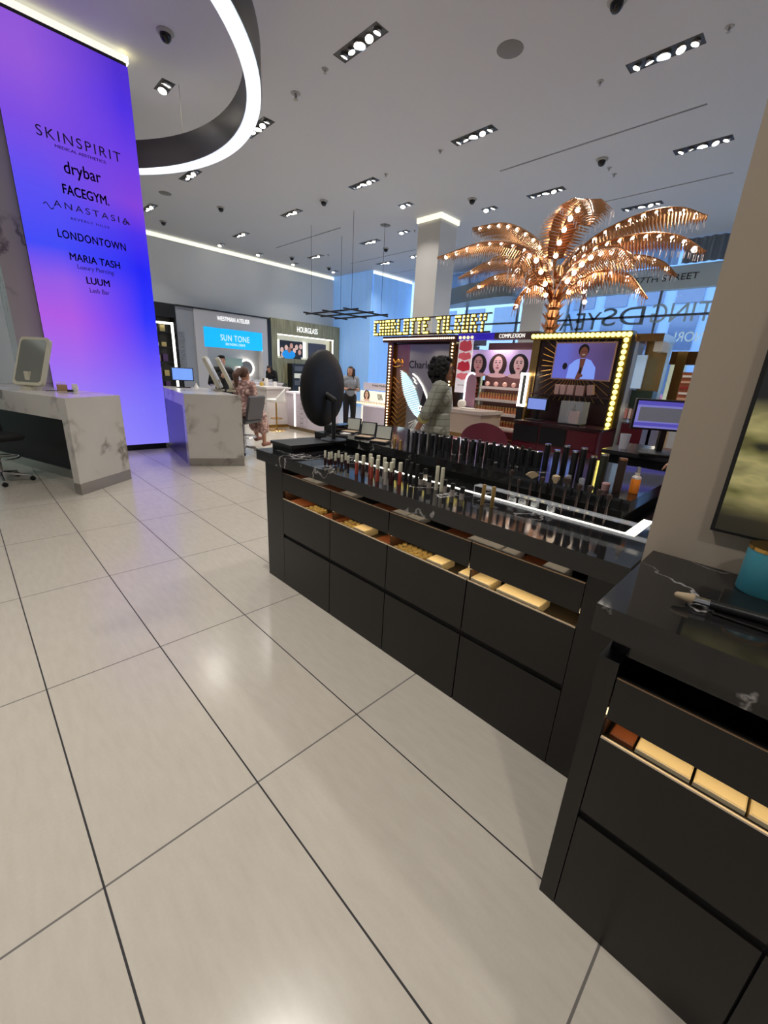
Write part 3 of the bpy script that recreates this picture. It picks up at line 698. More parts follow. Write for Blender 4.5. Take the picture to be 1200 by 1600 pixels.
for x,y,g in ((557,741,ga),(567,744,gb),(578,741,ga),(580,748,ga),(590,744,gb),(589,752,ga),(600,748,gc),(602,757,gc),(613,750,gb),(610,757,gb),(624,757,ga)): place(g,x,y,ZS)
gd=glp(BLACK,'all-black lip tube standing right of the cream-capped glosses','mascara_tube',.01,.115,.5,BLACK,'all-black tubes right of the glosses')
for x,y in ((634,751),(641,757),(650,760)): place(gd,x,y,ZS)
ge=glp(CLR,'small clear bottle with a black cap standing on the black marble','nail_bottle',.012,.06,.5,BLACK,'small clear bottles with black caps')
for x,y in ((657,757),(670,762),(694,768),(706,774),(721,780),(664,749)): place(ge,x,y,ZS)
gf=glp(CREAM,'slim all-cream lipstick tube, one of the close pair mid counter','lipstick_tube',.0095,.12,.45,CREAM,'pair of slim cream tubes')
for x,y in ((681,765),(689,768)): place(gf,x,y,ZS)
gg=glp(GLD,'slim gold tube, one of the pair nearest the light strip','gold_tube',.0085,.095,.4,GLD,'pair of slim gold tubes')
for x,y in ((753,789),(768,793)): place(gg,x,y,ZS)
gh=glp(GLASS,'short clear pot between the gold tubes and the brushes','glass_pot',.018,.035,.3,CHROME,'clear pots under the brushes')
for x,y in ((800,785),(815,790),(835,792),(860,800)): place(gh,x,y,ZS)
# brushes in a clear stand
bs=thing('brush_stand','clear acrylic stand holding upright makeup brushes on the black marble','brush stand',tuple(at(868,808,2,ZS)))
MB().box(-.02,-.36,.0,.03,.40,.004).box(-.02,-.36,.05,.03,.40,.054).box(-.02,-.36,0,-.016,-.356,.054).box(-.02,.396,0,-.016,.40,.054).build('rack',GLASS,bs)
BRW=mat('brush_handle',(62,44,40),.35); HAIRB=mat('bristle_brown',(58,44,38),.9); HAIRT=mat('bristle_tan',(170,150,120),.8)
def brush(h,hr,label,fan=False,tan=False):
    t=thing('makeup_brush',label,'brush',(0,0,0),group=None)
    MB().lathe([(.003,0),(.0055,h*.3),(.004,h*.62)],8).build('handle',BRW,t)
    MB().lathe([(.0042,h*.62),(.006,h*.78)],10).build('ferrule',BLACK,t)
    if fan:
        mb=MB(); P=[(0,h*.77)]
        for k in range(11): a=R(150-k*12); P.append((.034*math.cos(a),h*.77+.032*math.sin(a)))
        mb.prism(P,-.004,.004,Matrix.Rotation(R(-43),4,'Z')@Matrix(((1,0,0,0),(0,0,1,0),(0,1,0,0),(0,0,0,1)))); mb.build('bristles',HAIRT,t)
    else: MB().lathe([(.006,h*.78),(hr,h*.9),(hr*.9,h*.97),(hr*.3,h)],12).build('bristles',HAIRT if tan else HAIRB,t)
    return t
BL=[(793,782,.150,.010,'slim makeup brush leftmost in the clear stand',0,0),(806,784,.11,.008,'short slim brush just left of the fan brush',0,0),(824,790,.165,.01,'fan shaped makeup brush with pale tan bristles',1,0),(841,787,.13,.012,'short round makeup brush right of the fan brush',0,0),(859,799,.165,.017,'round makeup brush with brown tip in the middle of the stand',0,1),(876,803,.165,.018,'large dark domed brush, second right of the fan brush',0,0),(896,805,.14,.012,'makeup brush with tan handle right of the domed brush',0,0),(912,812,.15,.012,'slim dark brush near the right of the stand',0,0),(926,815,.14,.011,'second brush from the right end of the stand',0,0),(942,820,.13,.011,'rightmost brush of the clear stand, above the light strip',0,0)]
for x,y,h_,hr,lb,fan,tan in BL:
    b=brush(h_,hr,lb,fan,tan); b.location=at(x,y,2,ZS)
# tubes along the raised shelf
tk=gloss('mascara_tube',.008,.125,.5,BLACK,BLACK,'slim black tube standing along the front of the raised shelf','makeup tube','black tubes along the raised shelf'); PRO.append(tk)
import itertools
for i in range(18):
    f_=i/17; x=637+f_*185; y=706+f_*34+ (2 if i%2 else 0); place(tk,x,y-4,ZR)
tk2=gloss('brush_pouch',.0225,.085,.04,mat('matte_tube',(20,20,22),.6),CHROME,'wide silver-topped black tube in the second row of the raised shelf','makeup tube','silver-topped tubes of the raised shelf'); PRO.append(tk2)
for i in range(16):
    f_=i/15; x=648+f_*190; y=698+f_*34; place(tk2,x,y-3,ZR)
tk3=gloss('lip_gloss',.01,.06,.5,GLD,GLD,'short tan tube at the left end of the raised shelf','makeup tube','short tan tubes'); PRO.append(tk3)
for x,y in ((616,700),(625,703)): place(tk3,x,y,ZR)
TL=[(850,733,.135,'tall black brush case first from the left on the raised shelf'),(864,742,.125,'tall black brush case second from the left on the raised shelf'),(878,741,.145,'tall black brush case third from the left, silver topped'),(891,750,.14,'tall black brush case in the middle of the raised shelf'),(903,752,.16,'tallest black brush case on the raised shelf'),(919,756,.13,'black brush case left of the green-black one'),(934,763,.155,'dark green-black brush case with a pale top on the raised shelf'),(962,770,.15,'dark brown brush case rightmost on the raised shelf beside the amber bottle')]
for k,(x,y,h_,lb) in enumerate(TL):
    m=[BLACK,BLACK,BLACK,BLACK,BLACK,BLACK,mat('dark_green_tube',(38,40,28),.3),mat('dark_brown_tube',(48,32,24),.35)][k]
    t=thing('brush_case',lb,'brush case',tuple(at(x,y,2,ZR)))
    r=.0165 if k>5 else .0145; MB().lathe([(r,0),(r,h_)],16).build('tube',m,t); MB().lathe([(r*1.02,h_-.006),(r*1.02,h_+.002),(r*.8,h_+.002)],16).build('cap',CHROME if k<7 else COPPER,t)
# amber bottle
t=thing('amber_bottle','amber liquid bottle with a silver pump on the raised marble shelf','bottle',tuple(at(989,770,2,ZR)))
MB().lathe([(.018,0),(.019,.004),(.019,.062),(.012,.072)],18).build('bottle',mat('amber_liquid',(226,128,40),.1,emit=.06),t)
MB().lathe([(.0185,.062),(.0185,.07),(.010,.078),(.009,.09)],16).build('collar',mat('frosted_top',(210,200,190),.3),t); MB().lathe([(.008,.09),(.008,.112),(.006,.115)],12).build('pump',CHROME,t)
single('glass_pot','small glass jar with pinkish contents left of the rightmost brush case','pot',MB().lathe([(.016,0),(.018,.03),(.014,.035)],12),mat('pink_glass',(180,140,140),.15),tuple(at(945,766,2,ZR)))
for x,y,lb in ((908,757,'small yellow-lit glass pot among the brush cases'),(887,752,'small clear glass pot left of the yellow-lit one')): single('glass_pot',lb,'pot',MB().lathe([(.012,0),(.014,.025),(.012,.03)],12),GLASS,tuple(at(x,y,2,ZR)))
# three open palettes
for px,py,lb in ((547,676,'open mirrored palette, leftmost of three on the raised shelf'),(570,684,'open mirrored palette, middle of three on the raised shelf'),(594,691,'open mirrored palette, rightmost of three on the raised shelf')):
    q=at(px,py,2,ZR); t=thing('makeup_palette',lb,'palette',tuple(q),R(-68))
    MB().box(-.06,-.05,0,.06,.05,.012,b=.003).build('base',BLACK,t)
    MB().box(-.053,-.043,.012,.053,.043,.0135).build('pans',mat('palette_pan',(196,168,138),.5),t)
    M=Matrix.Translation((0,.05,.012))@Matrix.Rotation(R(-14),4,'X')
    MB().box(-.06,-.006,0,.06,.004,.095,M,b=.002).build('lid',BLACK,t)
    MB().box(-.052,-.008,.008,.052,-.005,.088,M).build('mirror',mat('palette_mirror',(178,180,170),.35),t)
# round mirror on stand
q=at(521,688,2,ZR); t=thing('round_mirror','large round black-backed mirror on a stand at the far end of the long counter','mirror',(q.x,q.y,ZR))
print('mirror at',q)
MB().lathe([(.085,0),(.085,.008),(.02,.012)],24).build('base',BLACK,t)
MB().cyl(0,0,.01,.27,.014).build('pole',BLACK,t)
MB().cap((0,0,.26),(-.03,.04,.29),.018,.022).build('pivot',BLACK,t)
M=Matrix.Translation((-.035,.06,.325))@Matrix.Rotation(R(113),4,'Z')@Matrix.Rotation(R(90),4,'Y')@Matrix.Rotation(R(4),4,'X')
MB().lathe([(.215,.008),(.236,.014),(.239,.0),(.225,-.014),(.14,-.024),(.01,-.028)],48,M).build('disc',mat('matte_black',(18,18,19),.45),t)
MB().lathe([(.21,.010),(.21,.0155)],40,M).build('mirror_glass',mat('mirror_silver',(220,222,225),.03,1),t)
for g in PRO:
    for c in [q for q in bpy.data.objects if q.parent is g]: bpy.data.objects.remove(c)
    bpy.data.objects.remove(g)
# ================================================================ the palm booth (faces -X, plane X = 5.5)
KX=5.5
GOLDR=mat('gold_ray',(196,150,84),.3,.9); KG=mat('gold_mirror_panel',(176,142,92),.24,1); MIR=mat('silver_mirror_panel',(150,150,150),.42,.7)
U_=(0,-1,0); W_=(0,0,1)
kf=thing('booth_facade','gold and mirrored booth wall edged with bulbs, behind the curly-haired woman','booth wall',(KX,5.42,0))
def KB(y0,z0,y1,z1,x0=0,x1=.06,oy=5.42): return MB().box(x0,y0-oy,z0,x1,y1-oy,z1)
KB(5.42,0,4.12,2.02,.06,.75).build('body',mat('booth_bronze',(70,48,34),.35,.4),kf)
KB(5.36,.0,5.02,2.0,.045,.06).build('gold_panel',KG,kf)
KB(5.02,.0,4.16,2.0,.045,.06).build('mirror_panel',MIR,kf)
KB(5.50,0,5.36,2.04,-.01,.06).build('post',BRONZE,kf); KB(4.16,0,4.04,2.04,-.01,.06).build('post',BRONZE,kf)
KB(5.56,2.03,4.00,2.12,-.08,.75).build('cornice',mat('booth_bronze_dark',(64,36,30),.35,.5),kf)
bp=MB().ball((0,0,0),.0125,10).build('light_bulb',WARM,kf); bp.location=(-.02,.01,.12)
for i in range(1,38): clone(bp,kf,(-.02,.01,.12+i*.05))
for i in range(0,37): clone(bp,kf,(-.095,.11-i*.0415,2.075))
for i in range(0,22): clone(bp,kf,(-.02,4.10-5.42,.95+i*.05))
# winged emblem: a lit wing shape with glowing feather edge
def kp(px,py): q=at(px,py,0,KX+.03); return (q.y-5.42,q.z)
wing=[kp(*p) for p in ((627,580),(634,583),(643,596),(650,612),(655,630),(657,648),(654,654),(647,648),(638,634),(631,615),(628,598))]
mb=MB(); n=len(wing); mb.add([(.030,a,b) for a,b in wing]+[(.042,a,b) for a,b in wing],[tuple(range(n)),tuple(range(2*n-1,n-1,-1))]+[(i,(i+1)%n,(i+1)%n+n,i+n) for i in range(n)])
mb.build('lit_wing',mat('wing_glow',(190,226,236),.4,emit=.5,ergb=(180,222,236)),kf)
L0=[(627,580),(628,590),(629,600),(630,610),(633,620),(637,630),(642,640),(648,648),(654,654)]
R0=[(630,580),(636,586),(642,594),(647,603),(651,613),(654,624),(656,634),(657,644),(656,652)]
for k in range(26):
    f_=k/25*8; i=min(7,int(f_)); g=f_-i
    a=[L0[i][j]*(1-g)+L0[i+1][j]*g for j in (0,1)]; c=[R0[i][j]*(1-g)+R0[i+1][j]*g for j in (0,1)]
    A=kp(a[0]-1.5,a[1]-1); B=kp(*c)
    MB().rod((.026,A[0],A[1]),(.026,B[0],B[1]),.0035,.002,5).build('lit_feather',mat('feather_led',(250,252,255),.5,emit=1.3),kf)
pts=[(.03,)+kp(*p) for p in ((645,584),(652,590),(660,603),(666,618),(669,632),(669,642))]
MB().tube(pts,.010,6).build('light_line',WLED,kf)
for p,q in (((645,590),(649,595)),((647,596),(651,600)),((645,602),(648,606)),((669,620),(675,614))): MB().rod((.03,)+kp(*p),(.03,)+kp(*q),.006,n=5).build('lit_feather',WLED,kf)
for k in range(12):
    P=kp(652,655); a=R(200+k*13); MB().rod((.033,P[0]+.03*math.cos(a),P[1]+.04*math.sin(a)),(.033,P[0]+.22*math.cos(a),P[1]+.30*math.sin(a)),.0035,n=4).build('light_ray',mat('ray_pale',(215,215,210),.4,emit=.4),kf)
# gold chevron rays low on the panel
for k in range(13):
    z=.35+k*.085; 
    MB().rod((.035,.03,z+.16),(.035,-.20,z),.005,n=5).rod((.035,-.20,z),(.035,-.44,z+.16),.005,n=5).build('gold_ray',GOLDR,kf)
BL_=mat('black_lettering',(16,14,14),.4)
l=at(639,575,0,KX+.04); r=at(678,574,0,KX+.04)
text('Charlotte',(.043,l.y-5.42,l.z),U_,W_,(l.y-r.y)*1.28,BL_,kf,hgt=.12,ext=.003)
dp=[kp(*p) for p in ((662,612),(670,630),(668,650),(662,655),(655,640))]
mb=MB(); mb.add([(.018,a,b) for a,b in dp]+[(.029,a,b) for a,b in dp],[(0,1,2,3,4),(9,8,7,6,5)]+[(i,(i+1)%5,(i+1)%5+5,i+5) for i in range(5)]); mb.build('emblem_plate',BL_,kf)
P=kp(655,641); text('C',(.012,P[0],P[1]),U_,W_,.055,WLED,kf,hgt=.085,ext=.005); text('T',(.010,P[0]-.025,P[1]),U_,W_,.045,WLED,kf,hgt=.07,ext=.005)
# owl-like gold knot ornament over the wing
MB().tube([(.03,.0,1.70),(.0,-.06,1.76),(.0,-.12,1.70),(.0,-.18,1.76),(.03,-.24,1.70)],.012,6).tube([(.03,-.02,1.66),(.0,-.12,1.64),(.03,-.22,1.66)],.01,6).build('gold_ornament',GOLD,kf)

# marquee of bulb letters
F5={'C':['111','100','100','100','111'],'H':['101','101','111','101','101'],'A':['111','101','111','101','101'],'R':['110','101','110','101','101'],'L':['100','100','100','100','111'],'O':['111','101','101','101','111'],'T':['111','010','010','010','010'],'E':['111','100','110','100','111'],'I':['1','1','1','1','1'],'B':['111','101','110','101','111'],'U':['101','101','101','101','111'],'Y':['101','101','010','010','010']}
mq=thing('marquee_sign','bulb-lettered marquee sign reading CHARLOTTE TILBURY on top of the booth','sign',(KX-.15,5.72,2.13))
s='CHARLOTTE TILBURY'; wtot=sum((1 if c=='I' else 2 if c==' ' else 3)+1 for c in s); pitch=2.28/wtot*1.0; y=0
MB().box(.03,-2.3,0,.06,.02,.02).box(.03,-2.3,.24,.06,.02,.255).build('rail',mat('booth_bronze_dark',(0,0,0)),mq)
bprot=MB().ball((0,0,0),.0175,8)
for c in s:
    if c==' ': y-=3*pitch; continue
    n=len(F5[c][0]); g=MB(); b=MB()
    for r_,row in enumerate(F5[c]):
        for q,v in enumerate(row):
            if v=='1':
                yy=y-(q+.5)*pitch; zz=.245-(r_+.5)*.049
                g.box(0,yy-pitch*.52,zz-.026,.03,yy+pitch*.52,zz+.026)
                b.ball((-.010,yy,zz),.0150,8)
    L_=g.build('letter_'+c.lower(),mat('marquee_gold',(110,92,30),.4,.6),mq); o=b.build('bulbs',YBULB,L_); o['kind']='stuff'; o['label']='rows of lit yellow bulbs'
    y-=(n+1)*pitch
# header band with COMPLEXION
hd=thing('header_band','lit header band reading COMPLEXION over the shelves, violet to brown','sign',(KX,4.0,2.05))
MB().box(-.04,-.62,0,.1,0,.085).build('violet_part',mat('header_violet',(60,40,190),.4,emit=.5,ergb=(52,38,190)),hd)
MB().box(-.04,-1.28,0,.1,-.62,.085).build('brown_part',mat('header_brown',(86,66,62),.4),hd)
a=at(779,533,0,KX-.045); b=at(819,531,0,KX-.045)
text('COMPLEXION',(-.042,a.y-4.0,.012),U_,W_,a.y-b.y,mat('header_letters',(250,246,240),.5,emit=1.0),hd,hgt=.052,ext=.006,sp=1.15)
for i in range(4): MB().ball((-.05,-.05-.07*i,.03),.02,8).build('light_bulb',YBULB,hd)
# booth back and shelving bay
bk=thing('booth_bay','dark burgundy booth bay behind the foundation shelves','booth wall',(KX,3.35,0))
MB().box(.5,-.52,0,.6,.44,2.05).build('back_panel',mat('booth_back',(96,66,62),.4),bk)
MB().box(-.06,-.52,0,.5,.44,.815).build('cabinet',BURG,bk)
for k in range(9): MB().rod((-.068,-.50+.0*k,.30+.05*k),(-.068,.42-.03*k,.18+.075*k),.005,n=5).build('gold_ray',GOLDR,bk)
# poster of three faces
def face(parent,x,y,z,s,skin,hair,bgm=None,side=0):
    """flat printed portrait, plane facing -X"""
    def disc(cy,cz,ry,rz,m,dx,name,n=22,a0=0,a1=360):
        P=[(x-dx,cy+ry*math.cos(R(a0+(a1-a0)*k/n)),cz+rz*math.sin(R(a0+(a1-a0)*k/n))) for k in range(n)]
        mb=MB(); mb.add(P,[tuple(range(n))]); mb.add([(a+.0008,b,c) for a,b,c in P],[tuple(range(n-1,-1,-1))]); return mb.build(name,m,parent)
    disc(y,z-.1*s,.76*s,.84*s,hair,.001,'printed_hair')
    disc(y,z-.82*s,.80*s,.16*s,skin,.0015,'printed_shoulders')
    disc(y,z-.55*s,.17*s,.32*s,skin,.002,'printed_neck')
    disc(y,z,.40*s,.56*s,skin,.003,'printed_face')
    E=mat('print_dark',(44,26,30),.6); Lp=mat('print_lips',(176,70,84),.6)
    for d in (-.16,.16):
        disc(y+d*s,z+.10*s,.085*s,.045*s,E,.004,'printed_eye',10); disc(y+d*s,z+.23*s,.11*s,.025*s,E,.004,'printed_brow',10)
    disc(y,z-.10*s,.05*s,.06*s,mat('print_shade',(150,100,88),.6),.004,'printed_nose',8); disc(y,z-.28*s,.14*s,.055*s,Lp,.004,'printed_lips',12)
po=thing('portrait_poster','backlit lilac poster of three women\'s faces above the foundation shelves','poster',(KX+.10,3.35,1.55))
MB().box(0,-.50,.02,.03,.50,.37).build('panel',mat('poster_lilac',(206,180,226),.5,emit=.35,ergb=(190,160,225)),po)
def pskin(n,c): return mat('print_skin_'+n,c,.6,emit=.3,ergb=c)
hb=mat('print_hair_dark',(36,24,30),.6); hb2=mat('print_hair_brown',(70,46,44),.6)
face(po,-.002,.33,.18,.19,pskin('a',(176,126,126)),hb); face(po,-.002,0,.18,.19,pskin('b',(222,176,182)),hb2); face(po,-.002,-.33,.18,.19,pskin('c',(212,170,172)),hb)
text('COMPLEXION TONES',(-.001,.45,.335),U_,W_,.22,PAPER,po,hgt=.016,ext=.001); text('AIRBRUSH',(-.001,.1,.335),U_,W_,.2,PAPER,po,hgt=.016,ext=.001); text('BEAUTIFUL SKIN',(-.001,-.23,.335),U_,W_,.2,PAPER,po,hgt=.016,ext=.001)
# stepped acrylic shelf with bottles
st=thing('stepped_display','stepped acrylic display of foundation bottles under the portrait poster','display stand',(KX+.06,3.32,.842))
rows=[(.0,.10,0),(.19,.18,1),(.38,.26,2),(.56,.34,3)]
for z,x,k in rows:
    MB().box(x-.10,-.42,z,x+.06,.42,z+.012).build('tier',mat('tier_acrylic',(214,196,188),.2,emit=.15,ergb=(255,225,205)),st)
    MB().box(x-.105,-.42,z-.025,x-.1,.42,z+.012).build('label_strip',PAPER,st)
for k in (-1,1): MB().prism([(0,0),(.34,.56),(.40,.56),(.40,-.0)],-.006,.006,Matrix.Translation((0,.43*k,0))@Matrix(((1,0,0,0),(0,0,1,0),(0,1,0,0),(0,0,0,1)))).build('side_panel',GLASS,st)
bt=gloss('foundation_bottle',.017,.085,.32,mat('foundation_tan',(206,140,96),.3),GLD,'foundation bottle on the stepped display','bottle','foundation bottles')
bt2=gloss('foundation_bottle',.017,.085,.32,mat('foundation_deep',(150,84,50),.3),GLD,'deep foundation bottle on the stepped display','bottle','foundation bottles')
gn=['bottom tier','second tier','third tier','top tier']
for z,x,k in rows:
    for i in range(17 if k<3 else 5):
        yy=.38-.0475*i if k<3 else .33-.15*i
        lb=['amber foundation bottle with a gold cap on the bottom tier of the stepped display','tan foundation bottle with a gold cap on the second tier of the stepped display','tan foundation bottle with a gold cap on the third tier of the stepped display','round powder jar on the top tier of the stepped display'][k]
        if k<3:
            dup(bt2 if k==0 else bt,(KX+.06+x-.03,3.32+yy,.845+z+.0125),None,lb,'foundation bottles on the '+gn[k])
        else: single('powder_jar',lb,'jar',MB().ball((0,0,.035),(.035,.035,.035),12),mat('powder_pink',(222,186,172),.4),(KX+.06+x-.03,3.32+yy,.845+z+.0125),group='powder jars on the top tier')
for g in (bt,bt2):
    for c in [q for q in bpy.data.objects if q.parent is g]: bpy.data.objects.remove(c)
    bpy.data.objects.remove(g)
# lit white frame
lf=thing('lit_display_case','narrow upright display case with a glowing white frame beside the foundation shelves','display case',(KX-.16,2.78,1.19))
MB().box(0,-.05,0,.04,-.032,.43).box(0,.032,0,.04,.05,.43).box(0,-.05,.40,.04,.05,.43).box(0,-.05,0,.04,.05,.03).build('frame',WLED,lf)
MB().box(.035,-.032,.03,.04,.032,.40).build('back',BLACK,lf)
for z in (.05,.16,.28): MB().lathe([(.014,z),(.014,z+.07),(.008,z+.09)],10,Matrix.Translation((.018,0,0))).build('bottle',mat('dark_green_tube',(38,60,50),.3),lf)
MB().box(0,-.04,-1.19,.04,.04,0).build('stand',BLACK,lf)
# sunburst wall with video screen
sb=thing('sunburst_wall','dark booth wall with gold sunburst rays framed by yellow bulbs around a video screen','booth wall',(KX,2.2,0))
MB().box(0,-.56,0,.55,.50,2.10).build('panel',mat('booth_dark',(44,20,22),.35),sb)
MB().box(-.02,.50,.0,.1,.60,2.10).build('pilaster',KG,sb)
for k in range(40):
    a=2*PI*k/40; c=(0,0,1.72); dy,dz=math.cos(a),math.sin(a)
    r1=min(.44/max(abs(dy),1e-3),(.33 if dz>0 else .42)/max(abs(dz),1e-3)); r0=.12
    MB().rod((-.002,c[1]+dy*r0,c[2]+dz*r0),(-.002,dy*r1,c[2]+dz*r1),.004,n=5).build('gold_ray',GOLDR,sb)
MB().box(-.06,-.58,2.03,.1,.62,2.11).build('bulb_rail',mat('marquee_gold',(0,0,0)),sb)
MB().box(-.06,-.58,1.03,.1,-.49,2.03).build('bulb_rail',mat('marquee_gold'),sb)
yb=MB().ball((0,0,0),.027,10).build('light_bulb',YBULB,sb); yb.location=(-.075,.58,2.07)
for i in range(1,21): clone(yb,sb,(-.075,.58-i*.0568,2.07))
for i in range(16): clone(yb,sb,(-.075,-.535,2.01-i*.0625))
MB().box(-.09,-.5,1.36,0,.5,1.375).build('shelf',mat('bay_shelf',(60,30,34),.3),sb)
vs_=thing('video_screen','screen on the sunburst wall showing a woman in a pale blue suit jacket','screen',(KX-.03,2.12,1.56))
MB().box(-.0,-.36,0,.028,.36,.44).build('housing',mat('screen_rim',(190,150,140),.4),vs_)
sm_=mat('video_image',(90,84,160),.4,emit=.75); t=NT(sm_); sx=t.n('ShaderNodeSeparateXYZ'); t.l(t.obj(),sx.inputs[0])
t.l(t.ramp(t.math('ADD',sx.outputs[1],.5),[(.2,col((62,44,70))),(.52,col((96,74,130))),(.7,col((94,104,200)))]),t.b.inputs['Emission Color'])
MB().box(-.003,-.345,.015,-.001,.345,.425).build('picture',sm_,vs_)
def flat(P,m,name,parent,x):
    mb=MB(); n=len(P); mb.add([(x,a,b) for a,b in P],[tuple(range(n))]); mb.add([(x+.0008,a,b) for a,b in P],[tuple(range(n-1,-1,-1))]); return mb.build(name,m,parent)
sk=mat('video_skin',(96,56,48),.5,emit=.5,ergb=(110,66,56)); bl=mat('video_suit',(130,160,240),.5,emit=.75,ergb=(120,150,240)); hr=mat('video_hair',(18,14,20),.5)
ov=lambda cy,cz,ry,rz,n=18:[(cy+ry*math.cos(2*PI*k/n),cz+rz*math.sin(2*PI*k/n)) for k in range(n)]
flat([(.16,.016),(.15,.17),(.08,.235),(0,.26),(-.10,.235),(-.17,.15),(-.18,.016)],bl,'video_jacket',vs_,-.005)
flat([(.05,.016),(.02,.14),(.03,.25),(-.04,.25),(-.02,.10),(-.01,.016)],sk,'video_neckline',vs_,-.0065)
flat([(.02,.05),(.01,.15),(-.01,.15),(-.01,.05)],hr,'video_top',vs_,-.0075)
flat(ov(-.0,.345,.062,.07),hr,'video_hair',vs_,-.0085); flat(ov(-.003,.32,.045,.065),sk,'video_face',vs_,-.0095)
flat(ov(-.005,.295,.022,.008,10),PAPER,'video_smile',vs_,-.0105); flat(ov(.012,.33,.007,.004,8),hr,'video_eye',vs_,-.0105); flat(ov(-.02,.33,.007,.004,8),hr,'video_eye',vs_,-.0105)
flat(ov(.20,.16,.03,.04),hr,'video_brush',vs_,-.006); flat(ov(0.0,.055,.04,.022),sk,'video_hand',vs_,-.0085)
# gift boxes on the shelf
for k,(px,w) in enumerate(((871,.055),(880,.06),(892,.08),(907,.10),(924,.07))):
    q=at(px,616,0,KX-.03); single('gift_box',['small pink gift box leftmost on the shelf under the video screen','second pink gift box from the left under the video screen','wide pink gift box in the middle under the video screen','widest pink gift box under the video screen, right of the middle','tilted pink gift box rightmost under the video screen'][k],'box',MB().box(-.045,-w/2,0,.02,w/2,.12,Matrix.Rotation(R(-10 if k==4 else 0),4,'X'),b=.003),mat('gift_pink',(196,158,150),.5),(KX-.035,q.y,1.378 if k<4 else 1.392),group='pink gift boxes')
# register counter
rc=thing('register_counter','burgundy register counter below the video screen','counter',(KX-.55,2.0,0))
MB().box(0,-.42,0,.45,.60,1.02).build('body',BURG,rc); MB().box(-.02,-.44,1.02,.45,.62,1.045).build('top',mat('burg_top',(44,20,26),.25),rc)
for k in range(3): MB().box(-.012,-.40+.34*k,.80,.0,-.08+.34*k,1.0).build('drawer_front',BURG if k==0 else VOID,rc)
for k in range(3): MB().box(-.012,-.40+.34*k,.05,.0,-.08+.34*k,.78).build('door_panel',BURG,rc)
monitor('small blue register screen on the burgundy counter, left of the glass case',(KX-.28,2.48,1.047),R(-90),.24,.13,mat('screen_periwinkle',(120,140,214),.3,emit=.8),.12)
gc_=thing('glass_case','glass display case holding a dark bottle gift on the burgundy counter','display case',(KX-.30,2.0,1.047))
MB().box(-.10,-.13,.0,.10,.13,.015).build('base',BLACK,gc_); MB().box(-.10,-.13,.015,.10,.13,.27).build('cover',GLASS,gc_)
MB().box(-.03,-.06,.015,.03,.04,.16).build('label_box',mat('gift_pink',(0,0,0)),gc_); MB().lathe([(.03,.16),(.03,.19),(.012,.22),(.012,.24)],12).build('bottle',mat('dark_green_tube',(0,0,0)),gc_)
# pink lips poster and vanity
lp=thing('lips_poster','pink and white poster of red lips at the right edge of the mirrored booth wall','poster',(KX-.02,3.98,1.30))
MB().box(0,-.24,0,.03,0,.78).build('panel',mat('poster_white',(224,214,218),.5,emit=.35,ergb=(235,225,230)),lp)
for k,(z,h_,c) in enumerate(((.62,.13,(196,70,84)),(.50,.08,(214,90,100)),(.34,.12,(188,40,58)),(.22,.07,(222,110,120)))):
    flat([(-.01,z),(-.02,z+h_*.7),(-.10,z+h_),(-.14,z+h_*.8),(-.2,z+h_),(-.235,z+h_*.4),(-.235,z-.01),(-.12,z-.035)],mat('lips_%d'%k,c,.4,emit=.3,ergb=c),'printed_lips',lp,-.003)
text('LIP CHEAT',(-.003,-.05,.10),U_,W_,.13,BL_,lp,hgt=.02,ext=.001)
va=thing('vanity_mirror','arched vanity mirror with a glowing white edge beside the lips poster','mirror',(KX-.12,3.62,1.10))
pts=[(0,.10,0.0)]+[(0,.10-.0*k,.1*k) for k in range(1,4)]+[(0,.10*math.cos(R(a)),.36+.13*math.sin(R(a))) for a in range(0,181,20)]
pts=[(0,-y,z) for _,y,z in pts]; MB().tube([(x,-a,b) for x,a,b in pts][:11],.012,8).build('light_tube',CLED,va)
P=[(.09,0),(.09,.36)]+[(.09*math.cos(R(a)),.36+.12*math.sin(R(a))) for a in range(10,171,20)]+[(-.09,.36),(-.09,0)]
flat(P,mat('vanity_pink',(208,160,176),.15,.5),'glass',va,.004); MB().box(-.05,-.1,-.003,.06,.1,.01).build('foot',BLACK,va)
tbk=thing('vanity_table','pale marble vanity table with a gold apron in front of the booth','table',(KX-.35,3.42,0))
MB().box(-.28,-.36,1.05,.28,.36,1.095).build('top',marble('pale_top',(214,200,190),(150,130,120),2,.02,.2,.3),tbk)
MB().box(-.26,-.34,.78,.26,.34,1.05).build('apron',mat('apron_cream',(206,186,166),.4),tbk); MB().box(-.24,-.32,.0,.24,.32,.78).build('base',KG,tbk)
single('cosmetic_tray','pale tray of small items on the vanity table','tray',MB().box(-.06,-.09,0,.06,.09,.02,b=.005),PAPER,(KX-.40,3.45,1.096))
single('round_bowl','rounded white bowl on the vanity table under the lit mirror','bowl',MB().lathe([(.03,0),(.06,.03),(.065,.06),(.055,.10),(.02,.12)],16),PAPER,(KX-.3,3.62,1.096))
ch=thing('scallop_chair','burgundy velvet chair with a rounded back behind the brush tubes','chair',(KX-.95,2.78,0),R(-62))
VB=mat('burgundy_velvet',(112,40,58),.8)
mb=MB(); n=24; vs=[];fs=[]
for i in range(n+1):
    a=PI*i/n; x=.30*math.cos(a); y=-.24*math.sin(a); hh=.64+.36*math.sin(a)**.7
    vs+=[(x,y,.55),(x,y,hh+.02),(x*.86,y*.84,hh+.02),(x*.86,y*.84,.55)]
for i in range(n):
    for k in range(4): a=i*4; fs.append((a+k,a+(k+1)%4,a+4+(k+1)%4,a+4+k))
fs+= [(0,1,2,3),(n*4+3,n*4+2,n*4+1,n*4)]
mb.add(vs,fs,True).build('backrest',VB,ch); MB().lathe([(.25,.55),(.27,.6),(.25,.66)],24).build('seat',VB,ch)
